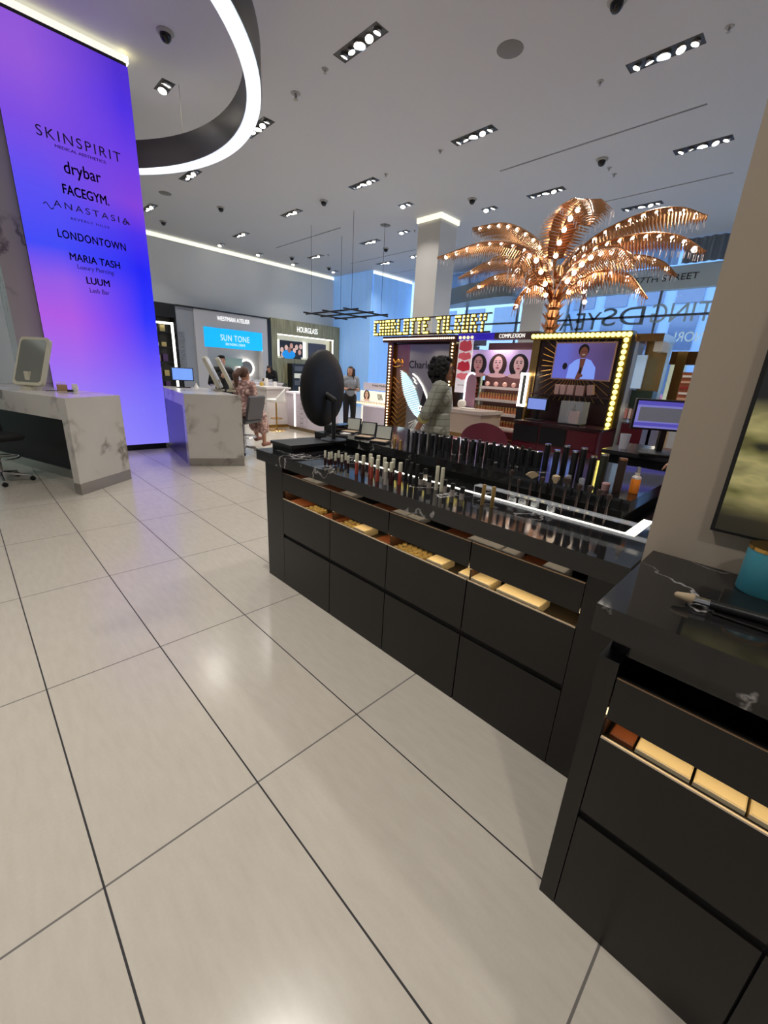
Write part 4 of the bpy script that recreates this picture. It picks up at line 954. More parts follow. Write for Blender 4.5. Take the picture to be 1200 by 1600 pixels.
for x,y in ((.2,.15),(-.2,.15),(.18,-.18),(-.18,-.18)): MB().rod((x*.8,y*.8,.56),(x*1.2,y*1.2,0),.012,.009).build('leg',GOLD,ch)
# further in: bulb columns, dark cabinet, gold column seen between poster and bay
for y,x,lb in ((3.98,7.2,'far bulb-lit gold column left of the dark cabinet, inside the booth'),(4.25,7.9,'farthest bulb-lit gold column inside the booth')):
    t=thing('bulb_column',lb,'column',(x,y+.9,0)); MB().box(-.05,-.05,0,.05,.05,1.95).build('shaft',KG,t)
    for i in range(16): MB().ball((-.06,0,.9+i*.066),.017,8).build('light_bulb',WARM,t)
    MB().box(-.1,-.4,1.9,.1,.15,1.98).build('header',GOLD,t)
t=thing('lipstick_tower','dark cabinet tower with gold bead edge, inside the booth left of the shelves','cabinet',(6.6,4.15,0))
MB().box(-.15,-.16,0,.15,.16,1.50).build('body',mat('tower_green',(30,40,42),.35),t)
for i in range(11): MB().ball((-.17,.14,.75+i*.075),.022,8).build('gold_bead',mat('gold_bead',(235,200,110),.3,.6,emit=.6,ergb=(255,215,110)),t)
for z in (1.0,1.2,1.35): MB().box(-.156,-.12,z,-.15,.10,z+.02).build('label_strip',PAPER,t)
t=thing('gold_column','slim gold column with stacked compacts beside the stepped display','column',(6.0,3.93,0))
MB().box(-.05,-.07,0,.05,.07,1.95).build('shaft',KG,t)
for i in range(8): MB().box(-.09,-.05,1.0+i*.06,-.05,.05,1.03+i*.06).build('compact_holder',mat('compact_rust',(150,70,40),.3),t)

# right of the sunburst wall: end panel, advert, gold column, glass shelves
ep=thing('booth_end_case','glass end case of the booth with a blue advert above dark shelves','display case',(KX,1.42,0))
MB().box(.3,-.10,0,.45,.13,2.0).build('back',KG,ep)
MB().box(0,.13,0,.3,.16,2.05).build('side_glass',GLASS,ep); MB().box(0,-.10,2.0,.5,.18,2.08).build('cap',BRONZE,ep)
MB().box(.05,.03,1.5,.08,.13,1.86).build('advert',mat('advert_blue',(176,200,226),.4,emit=.35,ergb=(170,196,226)),ep)
MB().box(.1,-.1,1.28,.3,.12,1.48).build('green_box',mat('green_box',(44,62,50),.4),ep)
for k in range(5): MB().box(.05,.10-.04*k,1.16,.12,.128-.04*k,1.27).build('boxed_item',mat('box_%d'%(k%2),((214,140,130),(226,204,196))[k%2],.4),ep)
MB().box(.0,-.1,1.12,.3,.13,1.14).build('shelf',GLASS,ep); MB().box(.05,-.1,.0,.8,.13,1.1).build('base_cabinet',BURG,ep)
MB().box(.02,-.1,1.9,.3,-.02,2.0).build('white_sign',PAPER,ep)
gcn=thing('gold_column','tall bright gold mirrored column between the booth end and the near pillar','column',(7.3,1.50,0))
MB().prism([(-.07,-.10),(.07,-.10),(.07,.10),(-.07,.02)],0,2.02).build('shaft',mat('bright_gold',(240,190,100),.18,1),gcn)
MB().box(-.05,-.25,1.85,.08,.1,2.02).build('cap',mat('dark_gold',(96,70,36),.3,.8),gcn)
MB().box(-.12,-.26,1.05,-.06,-.11,1.75).build('product_panel',mat('copper_panel',(196,120,90),.3,.5),gcn)
for k in range(9): MB().box(-.13,-.25,1.08+k*.075,-.12,-.12,1.11+k*.075).build('product_row',mat('row_%d'%(k%3),((170,60,56),(224,180,150),(240,236,230))[k%3],.4),gcn)
fr=thing('round_sign','round grey sign with a white K shape standing behind the register monitor','sign',(6.6,1.36,1.06))
MB().lathe([(.12,0),(.12,.02)],28,Matrix.Translation((0,0,.14))@Matrix.Rotation(-PI/2,4,'Y')).build('disc',mat('disc_grey',(170,172,182),.4),fr); MB().cyl(0,0,-1.06,.04,.02).build('post',STEEL,fr)
text('K',(-.023,.04,.08),U_,W_,.09,WLED,fr,hgt=.12,ext=.004,bold=.03)
# glass shelf units with clear bottles seen against the window
gs=thing('glass_shelving','glass shelving with pale bottles between booth and street window, beside the near pillar','shelving',(8.6,1.30,0))
for z in (.9,1.25,1.6,1.95): MB().box(-.15,-.55,z,.15,.55,z+.012).build('shelf',mat('glass_shelf',(170,200,215),.1,alpha=.6),gs)
for y in (-.55,0,.55): MB().box(-.015,y-.015,0,.015,y+.015,2.1).build('upright',STEEL,gs)
MB().box(-.16,-.56,0,.16,.56,.9).build('cabinet',mat('pale_cabinet',(176,180,188),.4),gs)
random.seed(11)
for z in (.912,1.262,1.612):
    for k in range(10):
        c=random.choice([(190,210,226),(220,224,230),(150,176,200),(196,120,130),(216,190,150),(120,150,180)]); h_=random.uniform(.09,.22); y=-.48+.105*k
        single('toiletry_bottle','pale bottle on the glass shelving beside the street window, %s shelf'%{.912:'lowest',1.262:'middle',1.612:'upper'}[z],'bottle',MB().lathe([(.03,0),(.03,h_*.7),(.012,h_*.8),(.012,h_)],10),mat('bot_%d'%c[0],c,.2),(8.6,1.30+y,z),group='bottles on the %s glass shelf'%{.912:'lowest',1.262:'middle',1.612:'upper'}[z])

# desk with the big monitor
dk=thing('service_desk','black service desk carrying the large monitor, behind the raised shelf','desk',(3.9,.80,0))
MB().box(-.30,-.28,0,.30,.28,1.0).build('body',BLACK,dk); MB().box(-.33,-.30,1.0,.33,.30,1.03).build('top',mat('desk_top',(50,48,50),.2),dk)
def sub(t,w,h,z):
    MB().box(-w/2+.02,-.0195,z+.05,w/2-.07,-.0182,z+h-.045).build('window',mat('ui_grey',(116,118,128),.4,emit=.35,ergb=(120,122,135)),t)
    MB().box(-w/2,-.0195,z+h-.03,w/2,-.0182,z+h-.0).build('title_bar',mat('ui_violet',(96,90,200),.4,emit=.5,ergb=(96,90,205)),t)
    MB().box(-w/2,-.0195,z+.015,w/2-.04,-.0182,z+.04).build('task_bar',MATS['ui_violet'],t)
monitor('large black monitor with a grey and violet window on its screen, beside the near pillar',(3.82,.76,1.031),R(-58),.46,.20,mat('ui_back',(140,140,220),.4,emit=.5,ergb=(140,140,225)),.17,sub=sub)
single('keyboard','black keyboard lying on the service desk under the monitor','keyboard',MB().box(-.07,-.2,0,.07,.2,.02,b=.004),BLACK,(3.66,.66,1.031),R(20))
single('clear_cup','clear plastic cup on the service desk left of the monitor stand','cup',MB().lathe([(.03,0),(.04,.12),(.038,.12),(.028,.004)],16),mat('clear_plastic',(220,220,225),.1,alpha=.5),(3.75,1.00,1.031))

# ================================================================ the copper palm
PX_,PY_=6.5,3.08
pt=thing('palm_sculpture','large copper palm tree sculpture with glowing bulbs along its fronds','palm tree',(PX_,PY_,0))
pr=[]; 
for k in range(24):
    z=k*.135; r=.115-.035*k/24; pr+=[(r*1.22,z),(r*.92,z+.10)]
pr=[(r,z) for r,z in pr if z<3.05]
MB().lathe([(.16,0)]+pr+[(.05,3.12)],14).build('trunk',COPPER,pt)
sp=MB()
for k in range(15,22):
    for j in range(9):
        a=2*PI*j/9+k*.35; r=.11-.03*k/24; z=k*.135
        sp.rod((r*math.cos(a),r*math.sin(a),z),((r+.07)*math.cos(a),(r+.07)*math.sin(a),z+.07),.016,.002,5)
o=sp.build('bark_spikes',COPPER,pt); o['kind']='stuff'
CRY=mat('crystal_drop',(225,225,235),.08,.3,alpha=.8,spec=1)
bulbp=None
def bez(P,t):
    P=[Vector(p) for p in P]
    while len(P)>1: P=[a.lerp(b,t) for a,b in zip(P[:-1],P[1:])]
    return P[0]
def frond(px,wid,seed,nb=9,droop=.55,cr=True,t0=.18):
    """px: list of (px,py,x plane) interpolated smoothly; world curve -> local"""
    global bulbp
    W=[at(a,b,0,x)-Vector((PX_,PY_,0)) for a,b,x in px]
    # Catmull-Rom sampling
    Q=[W[0]*2-W[1]]+W+[W[-1]*2-W[-2]]; C=[]
    for i in range(1,len(Q)-2):
        for k in range(14):
            t=k/14; p0,p1,p2,p3=Q[i-1:i+3]
            C.append(.5*((2*p1)+(p2-p0)*t+(2*p0-5*p1+4*p2-p3)*t*t+(-p0+3*p1-3*p2+p3)*t**3))
    C.append(W[-1]); L=[0]
    for a,b in zip(C[:-1],C[1:]): L.append(L[-1]+(b-a).length)
    T=L[-1]
    def samp(s):
        s=max(0,min(T,s)); i=0
        while i<len(L)-2 and L[i+1]<s: i+=1
        f_=(s-L[i])/max(1e-6,L[i+1]-L[i]); return C[i].lerp(C[i+1],f_),(C[i+1]-C[i]).normalized()
    fr=MB(); N=28
    for i in range(N):
        a,_=samp(T*i/N); b,_=samp(T*(i+1)/N); r=.028*(1-i/N*.8); fr.rod(a,b,r,r*.97,7)
    F=fr.build('frond',COPPER,pt)
    wid*=1.12; n=int((T*(1-t0))/.040); lf=MB(); cy=MB(); up=Vector((0,0,1)); rnd=random.Random(seed)
    for i in range(n):
        s=T*(t0+(1-t0)*i/n); p,tg=samp(s); u=(i/n)
        sd=tg.cross(up); 
        if sd.length<.15: sd=tg.cross(Vector((0,1,0)))
        sd.normalize(); nn=sd.cross(tg)
        if nn.z<0: nn=-nn
        w=wid*(math.sin(PI*min(1,.22+.78*u)**.9)**.55 if u>.3 else (.55+.45*u/.3)); w=max(.05,w)
        for sg in (-1,1):
            d=(sd*sg*(1-droop)+Vector((0,0,-1))*droop+tg*.28).normalized()
            e=p+d*w*rnd.uniform(.92,1.05); m=p.lerp(e,.5)+nn*w*.12
            wd=tg*.0175
            lf.add([p-wd,p+wd,m+wd*1.15+nn*.006,e,m-wd*1.15+nn*.006, m+nn*.016],[(0,1,2,5),(0,5,4),(4,5,3),(5,2,3)])
            if cr and i%2==0: cy.rod(e,e+Vector((0,0,-.06)),.0045,.0035,4)
    lf.build('leaflets',COPPER,F)
    if cr: o=cy.build('crystal_drops',CRY,F); o['kind']='stuff'
    for k in range(nb):
        p,tg=samp(T*(.2+.78*(k+.3)/nb)); q=p+Vector((0,0,-.045))
        if bulbp is None: bulbp=MB().ball((0,0,0),.031,10).build('light_bulb',mat('palm_bulb',(255,246,232),.5,emit=9),F); bulbp.location=q
        else: clone(bulbp,F,q)
    return T
B0=(867,448,PX_)
frond([(867,440,6.5),(868,400,6.2),(886,345,5.9),(915,312,5.6),(926,330,5.3),(922,352,5.15)],.34,1,9,.25)
frond([B0,(862,415,6.55),(836,372,6.8),(790,349,7.0),(738,356,7.2)],.36,2,9,.75)
frond([B0,(856,428,6.45),(822,388,6.4),(760,378,6.4),(683,402,6.4)],.24,3,9,.7)
frond([B0,(852,440,6.8),(815,408,7.3),(765,408,7.7),(716,434,8.0)],.30,4,5,.7)
frond([B0,(852,450,6.9),(820,430,7.1),(775,430,7.2),(729,456,7.3)],.24,5,5,.7)
frond([(864,470,6.5),(850,430,6.1),(838,400,5.8),(822,394,5.5),(810,412,5.3),(812,432,5.2)],.28,6,6,.45)
frond([(862,478,6.5),(850,450,6.2),(830,446,5.9),(812,462,5.75),(802,484,5.6)],.20,7,6,.7)
frond([B0,(884,415,6.5),(930,370,6.5),(1000,335,6.5),(1060,324,6.5),(1106,337,6.5)],.34,8,11,.7)
frond([B0,(885,425,6.3),(930,385,6.2),(1000,366,6.1),(1060,368,6.0),(1103,393,5.9)],.24,9,11,.75)
frond([B0,(890,440,7.0),(935,412,7.4),(990,398,7.7),(1035,408,7.9),(1058,430,8.0)],.30,10,8,.7)
frond([(870,468,6.5),(890,430,6.1),(925,395,5.7),(965,386,5.4),(984,402,5.2),(986,420,5.1)],.27,11,8,.5)
frond([(870,472,6.5),(890,450,6.2),(930,425,6.0),(980,428,5.9),(1012,466,5.8)],.22,12,6,.7)
frond([(870,478,6.5),(888,455,6.6),(905,442,6.9),(915,455,7.1),(912,482,7.2)],.17,13,5,.8)
frond([B0,(875,420,6.8),(905,385,7.4),(945,380,7.9),(975,395,8.2)],.28,14,3,.7)
frond([B0,(855,425,6.9),(830,400,7.5),(795,395,8.0),(765,405,8.3)],.26,15,3,.7)
for (dx,dy) in ((-.5,.5),(.3,-.6),(-.4,-.5)): spot_light((PX_+dx,PY_+dy,3.0),3,.5,(1,.82,.6),R(180),name='palm_light')
for y in (5.2,4.4): spot_light((KX-.18,y,2.0),2.5,.3,(1,.85,.6),R(170),dirn=(-.3,0,-1),name='booth_light')
spot_light((KX+.15,3.3,2.0),5,.4,(1,.85,.75),R(170),name='bay_light')
# ================================================================ people
SKIN=mat('skin_light',(196,146,120),.55); SKIN2=mat('skin_tan',(160,108,82),.55); HAIRD=mat('hair_black',(20,16,15),.85); HAIRBR=mat('hair_brown',(84,58,44),.7)
def person(label,loc,rz,skin,hair,J={},H=1.0,vox=.010,top=None,legs=None,hairkind='short',sleeve=1.0,topkind='shirt',hem=.80,head_turn=0,shoes=None,skirt=False,head_tilt=0):
    t=thing('person',label,'person',loc,rz)
    P=dict(pel=(0,0,.93),waist=(0,.0,1.07),chest=(0,0,1.27),neck=(0,-.01,1.43),head=(0,.02,1.585),
        ls=(-.175,0,1.385),rs=(.175,0,1.385),le=(-.225,-.02,1.12),re=(.225,-.02,1.12),lw=(-.235,.05,.89),rw=(.235,.05,.89),
        lh=(-.09,0,.90),rh=(.09,0,.90),lk=(-.10,.02,.49),rk=(.10,.02,.49),la=(-.10,-.02,.09),ra=(.10,-.02,.09))
    P.update(J); P={k:Vector(v)*H for k,v in P.items()}
    V=Vector; b=MB(); s=H
    # torso
    b.cap(P['pel']+V((-.055,0,0))*s,P['pel']+V((.055,0,0))*s,.115*s,.115*s)
    b.cap(P['pel'],P['waist'],.125*s,.112*s); b.cap(P['waist'],P['chest'],.112*s,.125*s)
    b.cap(P['chest']+V((-.06,0,0))*s,P['chest']+V((.06,0,0))*s,.11*s,.11*s)
    b.cap(P['ls'].lerp(P['neck'],.1),P['rs'].lerp(P['neck'],.1),.062*s,.062*s); b.cap(P['chest'],P['neck'],.1*s,.055*s)
    b.cap(P['neck']-V((0,0,.03))*s,P['head']-V((0,.0,.06))*s,.052*s,.047*s)
    # head
    Rm_=Euler((head_tilt,0,head_turn)).to_matrix().to_4x4(); hc=P['head']
    def hp(x,y,z): return hc+(Rm_@V((x,y,z)))*s
    b.ball(hc,(.076*s,.092*s,.112*s),18,Rm_)
    b.ball(hp(0,.035,-.065),(.052*s,.055*s,.052*s),14,Rm_)
    b.cap(hp(0,.088,.02),hp(0,.108,-.022),.010*s,.014*s,8)      # nose
    b.cap(hp(-.022,.086,-.056),hp(.022,.086,-.056),.009*s,.009*s,8)   # lips
    b.ball(hp(0,.078,-.098),.02*s,8)
    for sg in (-1,1): b.ball(hp(sg*.077,-.002,-.005),(.012*s,.02*s,.032*s),8,Rm_); b.cap(hp(sg*.045,.078,.03),hp(sg*.015,.088,.028),.009*s,.009*s,6)
    # limbs
    for a in 'lr':
        b.cap(P[a+'s'],P[a+'e'],.050*s,.040*s); b.cap(P[a+'e'],P[a+'w'],.041*s,.027*s)
        b.cap(P[a+'h'],P[a+'k'],.088*s,.056*s); b.cap(P[a+'k'],P[a+'k'].lerp(P[a+'a'],.35),.055*s,.054*s); b.cap(P[a+'k'].lerp(P[a+'a'],.35),P[a+'a'],.054*s,.036*s)
        fd=V(J.get(a+'f',(0,1,0))); b.cap(P[a+'a']-V((0,0,.045))*s-fd*.02*s,P[a+'a']+V((0,0,-.058))*s+fd*.16*s,.036*s,.026*s)
        # hand: palm, four fingers, thumb
        w=P[a+'w']; d=(w-P[a+'e']).normalized(); hd=V(J.get(a+'hd',tuple(d))).normalized(); pn=V(J.get(a+'pn',(1 if a=='l' else -1,0,0))); sd=hd.cross(pn).normalized(); pn=sd.cross(hd)
        for q in (-1,-.33,.33,1): b.cap(w,w+hd*.085*s+sd*.028*q*s,.02*s,.0125*s,8)
        for k,q in enumerate((-1,-.33,.33,1)):
            L=(.060,.072,.078,.066)[k]*s; k0=w+hd*.085*s+sd*.029*q*s; k1=k0+(hd+pn*.35).normalized()*L*.5; k2=k1+(hd*.6+pn).normalized()*L*.5
            b.cap(k0,k1,.0095*s,.0088*s,8); b.cap(k1,k2,.0088*s,.0075*s,8)
        th=w+hd*.03*s+sd*.025*s; t1_=th+(hd*.7+sd*.8+pn*.3).normalized()*.045*s; t2_=t1_+(hd+pn*.5).normalized()*.03*s
        b.cap(th,t1_,.014*s,.011*s,8); b.cap(t1_,t2_,.011*s,.009*s,8)
    body=blob(b,vox,'body',skin,t,2)
    for sg in (-1,1):
        MB().ball(hp(sg*.031,.079,.012),(.013*s,.008*s,.008*s),8,Rm_).build('eye',mat('eye_white',(225,220,215),.3),t)
        MB().ball(hp(sg*.031,.0855,.012),(.006*s,.004*s,.006*s),8,Rm_).build('iris',mat('eye_dark',(30,18,14),.2),t)
        MB().cap(hp(sg*.045,.088,.036),hp(sg*.018,.095,.037),.0045*s,.0045*s,6).build('eyebrow',hair,t)
    MB().cap(hp(-.020,.0945,-.056),hp(.020,.0945,-.056),.0055*s,.0055*s,6).build('lips',mat('lip_skin',(156,84,78),.5),t)
    # clothes
    if top:
        g=MB(); e=.018*s
        g.cap(P['ls'].lerp(P['neck'],.12),P['rs'].lerp(P['neck'],.12),.068*s+e,.068*s+e)
        g.cap(P['chest']+V((-.06,0,0))*s,P['chest']+V((.06,0,0))*s,.112*s+e,.112*s+e); g.cap(P['chest'],P['neck']-V((0,0,.03))*s,.10*s+e,.055*s+e)
        g.cap(P['chest'],P['waist'],.125*s+e,.118*s+e)
        if topkind=='jacket':
            hz=V((0,0,hem))*s; c0=P['waist'];
            g.lathe([(.148*s,P['waist'].z+.05*s),(.160*s,P['pel'].z),(.178*s,hem*s),(.165*s,hem*s)],20,Matrix.Translation((P['pel'].x,P['pel'].y-.0*s,0))@Matrix.Diagonal((1.08,.92,1,1)))
        else: g.cap(P['waist'],P['pel']+V((0,0,.06))*s,.118*s+e,.122*s+e)
        for a in 'lr':
            g.cap(P[a+'s'],P[a+'s'].lerp(P[a+'e'],min(1,sleeve*1.0)),.056*s+e,.045*s+e)
            if sleeve>1: g.cap(P[a+'e'],P[a+'e'].lerp(P[a+'w'],sleeve-1),.046*s+e,.034*s+e)
        blob(g,vox,{'jacket':'jacket'}.get(topkind,'shirt'),top,t,2)
    if legs:
        g=MB()
        if skirt:
            g.cap(P['pel']+V((-.05,0,0))*s,P['pel']+V((.05,0,0))*s,.14*s,.14*s)
            for a in 'lr':
                g.cap(P[a+'h'],P[a+'k'],.115*s,.095*s); g.cap(P[a+'k'],P[a+'k'].lerp(P[a+'a'],.5),.095*s,.115*s)
            g.cap(P['lk'],P['rk'],.09*s,.09*s); g.cap(P['lk'].lerp(P['la'],.5),P['rk'].lerp(P['ra'],.5),.11*s,.11*s); g.cap(P['lh'].lerp(P['lk'],.5),P['rh'].lerp(P['rk'],.5),.1*s,.1*s)
        else:
            g.cap(P['pel']+V((-.055,0,0))*s,P['pel']+V((.055,0,0))*s,.13*s,.13*s); g.cap(P['pel'],P['pel']+V((0,0,.09))*s,.135*s,.125*s)
            for a in 'lr':
                g.cap(P[a+'h'],P[a+'k'],.10*s,.075*s); g.cap(P[a+'k'],P[a+'a']+V((0,0,.03))*s,.075*s,.06*s)
        blob(g,vox,'skirt' if skirt else 'trousers',legs,t,2)
    if shoes:
        for a in 'lr':
            fd=V(J.get(a+'f',(0,1,0))); g=MB(); g.cap(P[a+'a']-V((0,0,.048))*s-fd*.03*s,P[a+'a']+V((0,0,-.055))*s+fd*.17*s,.044*s,.035*s); g.build('shoe',shoes,t)
    # hair
    g=MB()
    if hairkind=='curly':
        rnd=random.Random(5)
        g.ball(hp(0,-.035,.02),(.120*s,.112*s,.128*s),14,Rm_)
        for k in range(420):
            a=rnd.uniform(0,2*PI); z=rnd.uniform(-.16,.13); rr=.132*math.sqrt(max(.15,1-((z)/.16)**2)); x=rr*math.cos(a); y=rr*math.sin(a)-.035
            if y>.035 and z<.085: continue
            g.ball(hp(x,y,z),rnd.uniform(.012,.021)*s,6)
        blob(g,vox*.8,'hair',hair,t,1)
    else:
        g.ball(hp(0,-.012,.022),(.086*s,.096*s,.108*s),16,Rm_)
        g2=MB()
        if hairkind=='long':
            for x in (-.06,-.03,0,.03,.06): g.cap(hp(x,-.06,.03),hp(x*1.2,-.085,-.27),.045*s,.03*s)
            for sg in (-1,1): g.cap(hp(sg*.072,.0,.04),hp(sg*.09,-.02,-.22),.028*s,.02*s)
        if hairkind=='pony':
            g.ball(hp(0,-.10,.06),.045*s,10); g.cap(hp(0,-.11,.06),hp(0,-.20,-.02),.05*s,.06*s); g.cap(hp(0,-.20,-.02),hp(0,-.19,-.20),.06*s,.025*s)
        if hairkind=='quiff': g.ball(hp(0,.045,.098),(.07*s,.05*s,.032*s),12,Rm_); g.ball(hp(0,-.02,.09),(.08*s,.08*s,.04*s),12,Rm_)
        # keep the face clear
        me=remesh(g,vox*.8,1)
        bm=bmesh.new(); bm.from_mesh(me); inv=Rm_.inverted()
        dl=[v for v in bm.verts if (lambda q:(q.y>.030*s and q.z<.062*s and abs(q.x)<.078*s))(inv@(v.co-hc))]
        bmesh.ops.delete(bm,geom=dl,context='VERTS'); bm.to_mesh(me); bm.free()
        me.materials.clear(); me.materials.append(hair); me.polygons.foreach_set('use_smooth',[True]*len(me.polygons)); me.name='hair'
        o=bpy.data.objects.new('hair',me); COL.objects.link(o); o.parent=t
    t['hp']=0; del t['hp']
    return t,hp,P
# checked tweed
tw=mat('tweed_check',(128,126,106),.85); t=NT(tw); sx=t.n('ShaderNodeSeparateXYZ'); t.l(t.obj(),sx.inputs[0])
def stripe(c,f_,w): return t.math('GREATER_THAN',t.math('FRACT',t.math('MULTIPLY',c,f_)),1-w)
g=t.math('MAXIMUM',stripe(sx.outputs[2],14,.14),stripe(t.math('ADD',sx.outputs[0],sx.outputs[1]),13,.14))
t.l(t.mix(g,col((150,150,136)),col((122,120,106))),t.b.inputs['Base Color'])
# curly-haired woman, hands clasped behind her back, looking right (toward -Y +X)
w1=(3.80,2.95,0)
J=dict(le=(-.25,-.11,1.13),re=(.25,-.11,1.13),lw=(-.10,-.235,.93),rw=(.10,-.225,.92),lhd=(.8,-.25,-.5),rhd=(-.8,-.25,-.5),lpn=(0,.4,-.6),rpn=(0,.4,-.6),chest=(0,.0,1.27))
t_,hp,P=person('woman with curly black hair and glasses in a grey-green check suit, hands behind her back',w1,R(-146),SKIN2,HAIRD,J,1.0,.008,tw,tw,'curly',1.25,'jacket',.80,0,BLACK)
gg=MB()
for sg in (-1,1):
    n=14; pts=[hp(sg*.034+.024*math.cos(2*PI*k/n),.098,.012+.019*math.sin(2*PI*k/n)) for k in range(n+1)]; gg.tube(pts,.0022,5)
    gg.rod(hp(sg*.058,.096,.014),hp(sg*.08,.0,.012),.002)
gg.rod(hp(-.01,.1,.014),hp(.01,.1,.014),.002); gg.build('glasses',BLACK,t_)
for a in 'lr':
    e,w_=P[a+'e'],P[a+'w']; MB().rod(e.lerp(w_,.22),e.lerp(w_,.36),.064,.060,14).build('cuff',mat('cuff_yellow',(176,168,104),.8),t_)
MB().rod(P['chest']+Vector((-.03,.10,.14)),P['chest']+Vector((-.01,.142,-.1)),.02,.02,8).build('lapel',mat('blouse_white',(220,220,220),.6),t_)
# man behind the right desk
q=at(346,565,1,9.3)
person('man with short black hair in a black jacket, hand at his chest, behind the desks',(q.x,9.3,0),R(165),SKIN,HAIRD,dict(re=(.25,.02,1.13),rw=(.06,.20,1.24),rhd=(-.6,.3,.5),rpn=(0,-1,0)),1.0,.011,mat('black_cloth',(20,20,22),.8),mat('black_cloth'),'quiff',1.95,'jacket',.85,0,BLACK)
# seated woman in patterned dress
fl_=mat('floral_dress',(150,108,100),.85); t=NT(fl_); nz=t.n('ShaderNodeTexVoronoi',i_2=22.0); t.l(t.obj(),nz.inputs['Vector'])
t.l(t.ramp(nz.outputs['Distance'],[(.2,col((232,206,194))),(.45,col((204,164,152))),(.7,col((150,114,110)))]),t.b.inputs['Base Color'])
sq=(3.54,7.12,0)
J=dict(pel=(0,0,.74),waist=(0,.02,.88),chest=(0,.06,1.08),neck=(0,.07,1.23),head=(0,.10,1.375),ls=(-.17,.06,1.19),rs=(.17,.06,1.19),le=(-.22,.16,.98),re=(.23,.05,.95),lw=(-.16,.36,1.13),rw=(.20,.27,.90),
    lh=(-.09,.04,.72),rh=(.09,.04,.72),lk=(-.09,.44,.66),rk=(.09,.44,.66),la=(-.07,.50,.24),ra=(.12,.46,.16),lhd=(.2,1,0),lpn=(0,0,-1),rhd=(-.2,1,0),rpn=(0,0,-1))
person('seated woman with a brown ponytail in a floral dress, elbow on the right marble desk',sq,R(-62),SKIN,HAIRBR,J,1.0,.011,fl_,fl_,'pony',.75,'shirt',.8,R(-12),mat('tan_sandal',(150,100,80),.6),True)
swivel('grey leather swivel chair under the seated woman by the right marble desk',(3.54,7.12,0),R(25),.60)
# woman with tablet
q=at(543,676,2,0); gx=mat('grey_shirt',(132,136,142),.8)
J=dict(le=(-.22,.02,1.13),re=(.22,.02,1.13),lw=(-.10,.26,1.12),rw=(.10,.26,1.14),lhd=(.4,1,0),rhd=(-.4,1,.1),lpn=(0,0,1),rpn=(0,0,1))
wt_,hp,P=person('woman with long dark hair in a grey short-sleeved top and black trousers holding a tablet',(7.25,8.58,0),R(150),SKIN,mat('hair_dark_brown',(38,24,20),.7),J,.97,.010,gx,mat('black_cloth'),'long',1.0,'shirt',.8,R(-40),BLACK)
tb_=MB().box(-.13,-.09,-.006,.13,.09,.006,Matrix.Translation((0,.33,1.09))@Matrix.Rotation(R(10),4,'X')); o=tb_.build('tablet',BLACK,None); o.location=(7.25,8.58,0); o.rotation_euler=(0,0,R(150)); tagit(o,'black tablet held by the woman in the grey top','tablet')
# woman in black bending at the far counter
q=at(424,580,1,14.5)
person('dark-haired person in black bending over the far counter near the stone-fronted bay',(q.x,14.5,0),R(110),SKIN,mat('hair_dark_brown'),dict(head=(0,.12,1.50),neck=(0,.05,1.40),lw=(-.15,.3,1.1),rw=(.15,.3,1.1)),.98,.013,mat('black_cloth'),mat('black_cloth'),'long',1.9,'shirt',.8,0,BLACK,head_tilt=R(-25))
# arm of a shopper hidden by the purple screen
q=at(262,590,1,11.5)
person('person mostly hidden behind the purple screen, bare forearms reaching over the desk',(2.85,10.9,0),R(190),SKIN,HAIRD,dict(lw=(-.3,.35,1.22),le=(-.3,.1,1.15),rw=(-.1,.36,1.2)),.98,.013,mat('black_cloth'),mat('black_cloth'),'short',.9,'shirt',.8,0,BLACK)
# staff member behind the near pillar: hand and burgundy sleeve
q=at(1042,712,0,3.4); print('hand',q)
J=dict(le=(-.30,.02,1.10),lw=(-.30,.27,1.04),lhd=(0,1,-.15),lpn=(0,0,-1),ls=(-.19,0,1.385))
hz=Vector((q.x,q.y,0))
# facing -X/+Y direction so that the left hand rests over the desk edge
th=R(6); Rz=Matrix.Rotation(th,3,'Z'); off=Rz@Vector((-.30,.40,0))
person('person hidden by the near pillar, one hand with burgundy sleeve resting beside the monitor',(hz.x-off.x,hz.y-off.y,0),th,SKIN,HAIRD,J,1.0,.008,mat('burgundy_cloth',(120,36,52),.8),mat('black_cloth'),'long',1.95,'shirt',.8,0,BLACK)

# ================================================================ back wall bays
FY=FARY
def bay(name,label,x0,x1,z,m,depth=.55):
    t=thing(name,label,'display bay',((x0+x1)/2,FY-depth/2,0)); return t
# black shelving with LED edge
yb_=16.75
def X(px,py=520,y=yb_): return at(px,py,1,y).x
def Zp(px,py,y=yb_): return at(px,py,1,y).z
x0,x1=X(225),X(277); zt=Zp(250,472)
t=thing('shelf_unit','tall black shelf unit edged with a white light line beside the purple screen','shelf',(x0,yb_,0)); W=x1-x0
SH=mat('shelf_black',(20,20,22),.4)
MB().box(0,.5,0,W,.53,zt).build('back',SH,t); MB().box(0,0,zt-.45,W,.5,zt).build('header',SH,t)
for x in (0,W-.05): MB().box(x,0,0,x+.05,.5,zt-.45).build('upright',SH,t)
for z in (.5,1.0,1.5,2.0,2.5): MB().box(.05,0,z,W-.05,.5,z+.04).build('shelf',SH,t)
MB().box(W-.20,-.03,.6,W-.12,-.0,2.85).box(.05,-.03,2.78,W-.12,0,2.85).build('light_line',WLED,t)
random.seed(21)
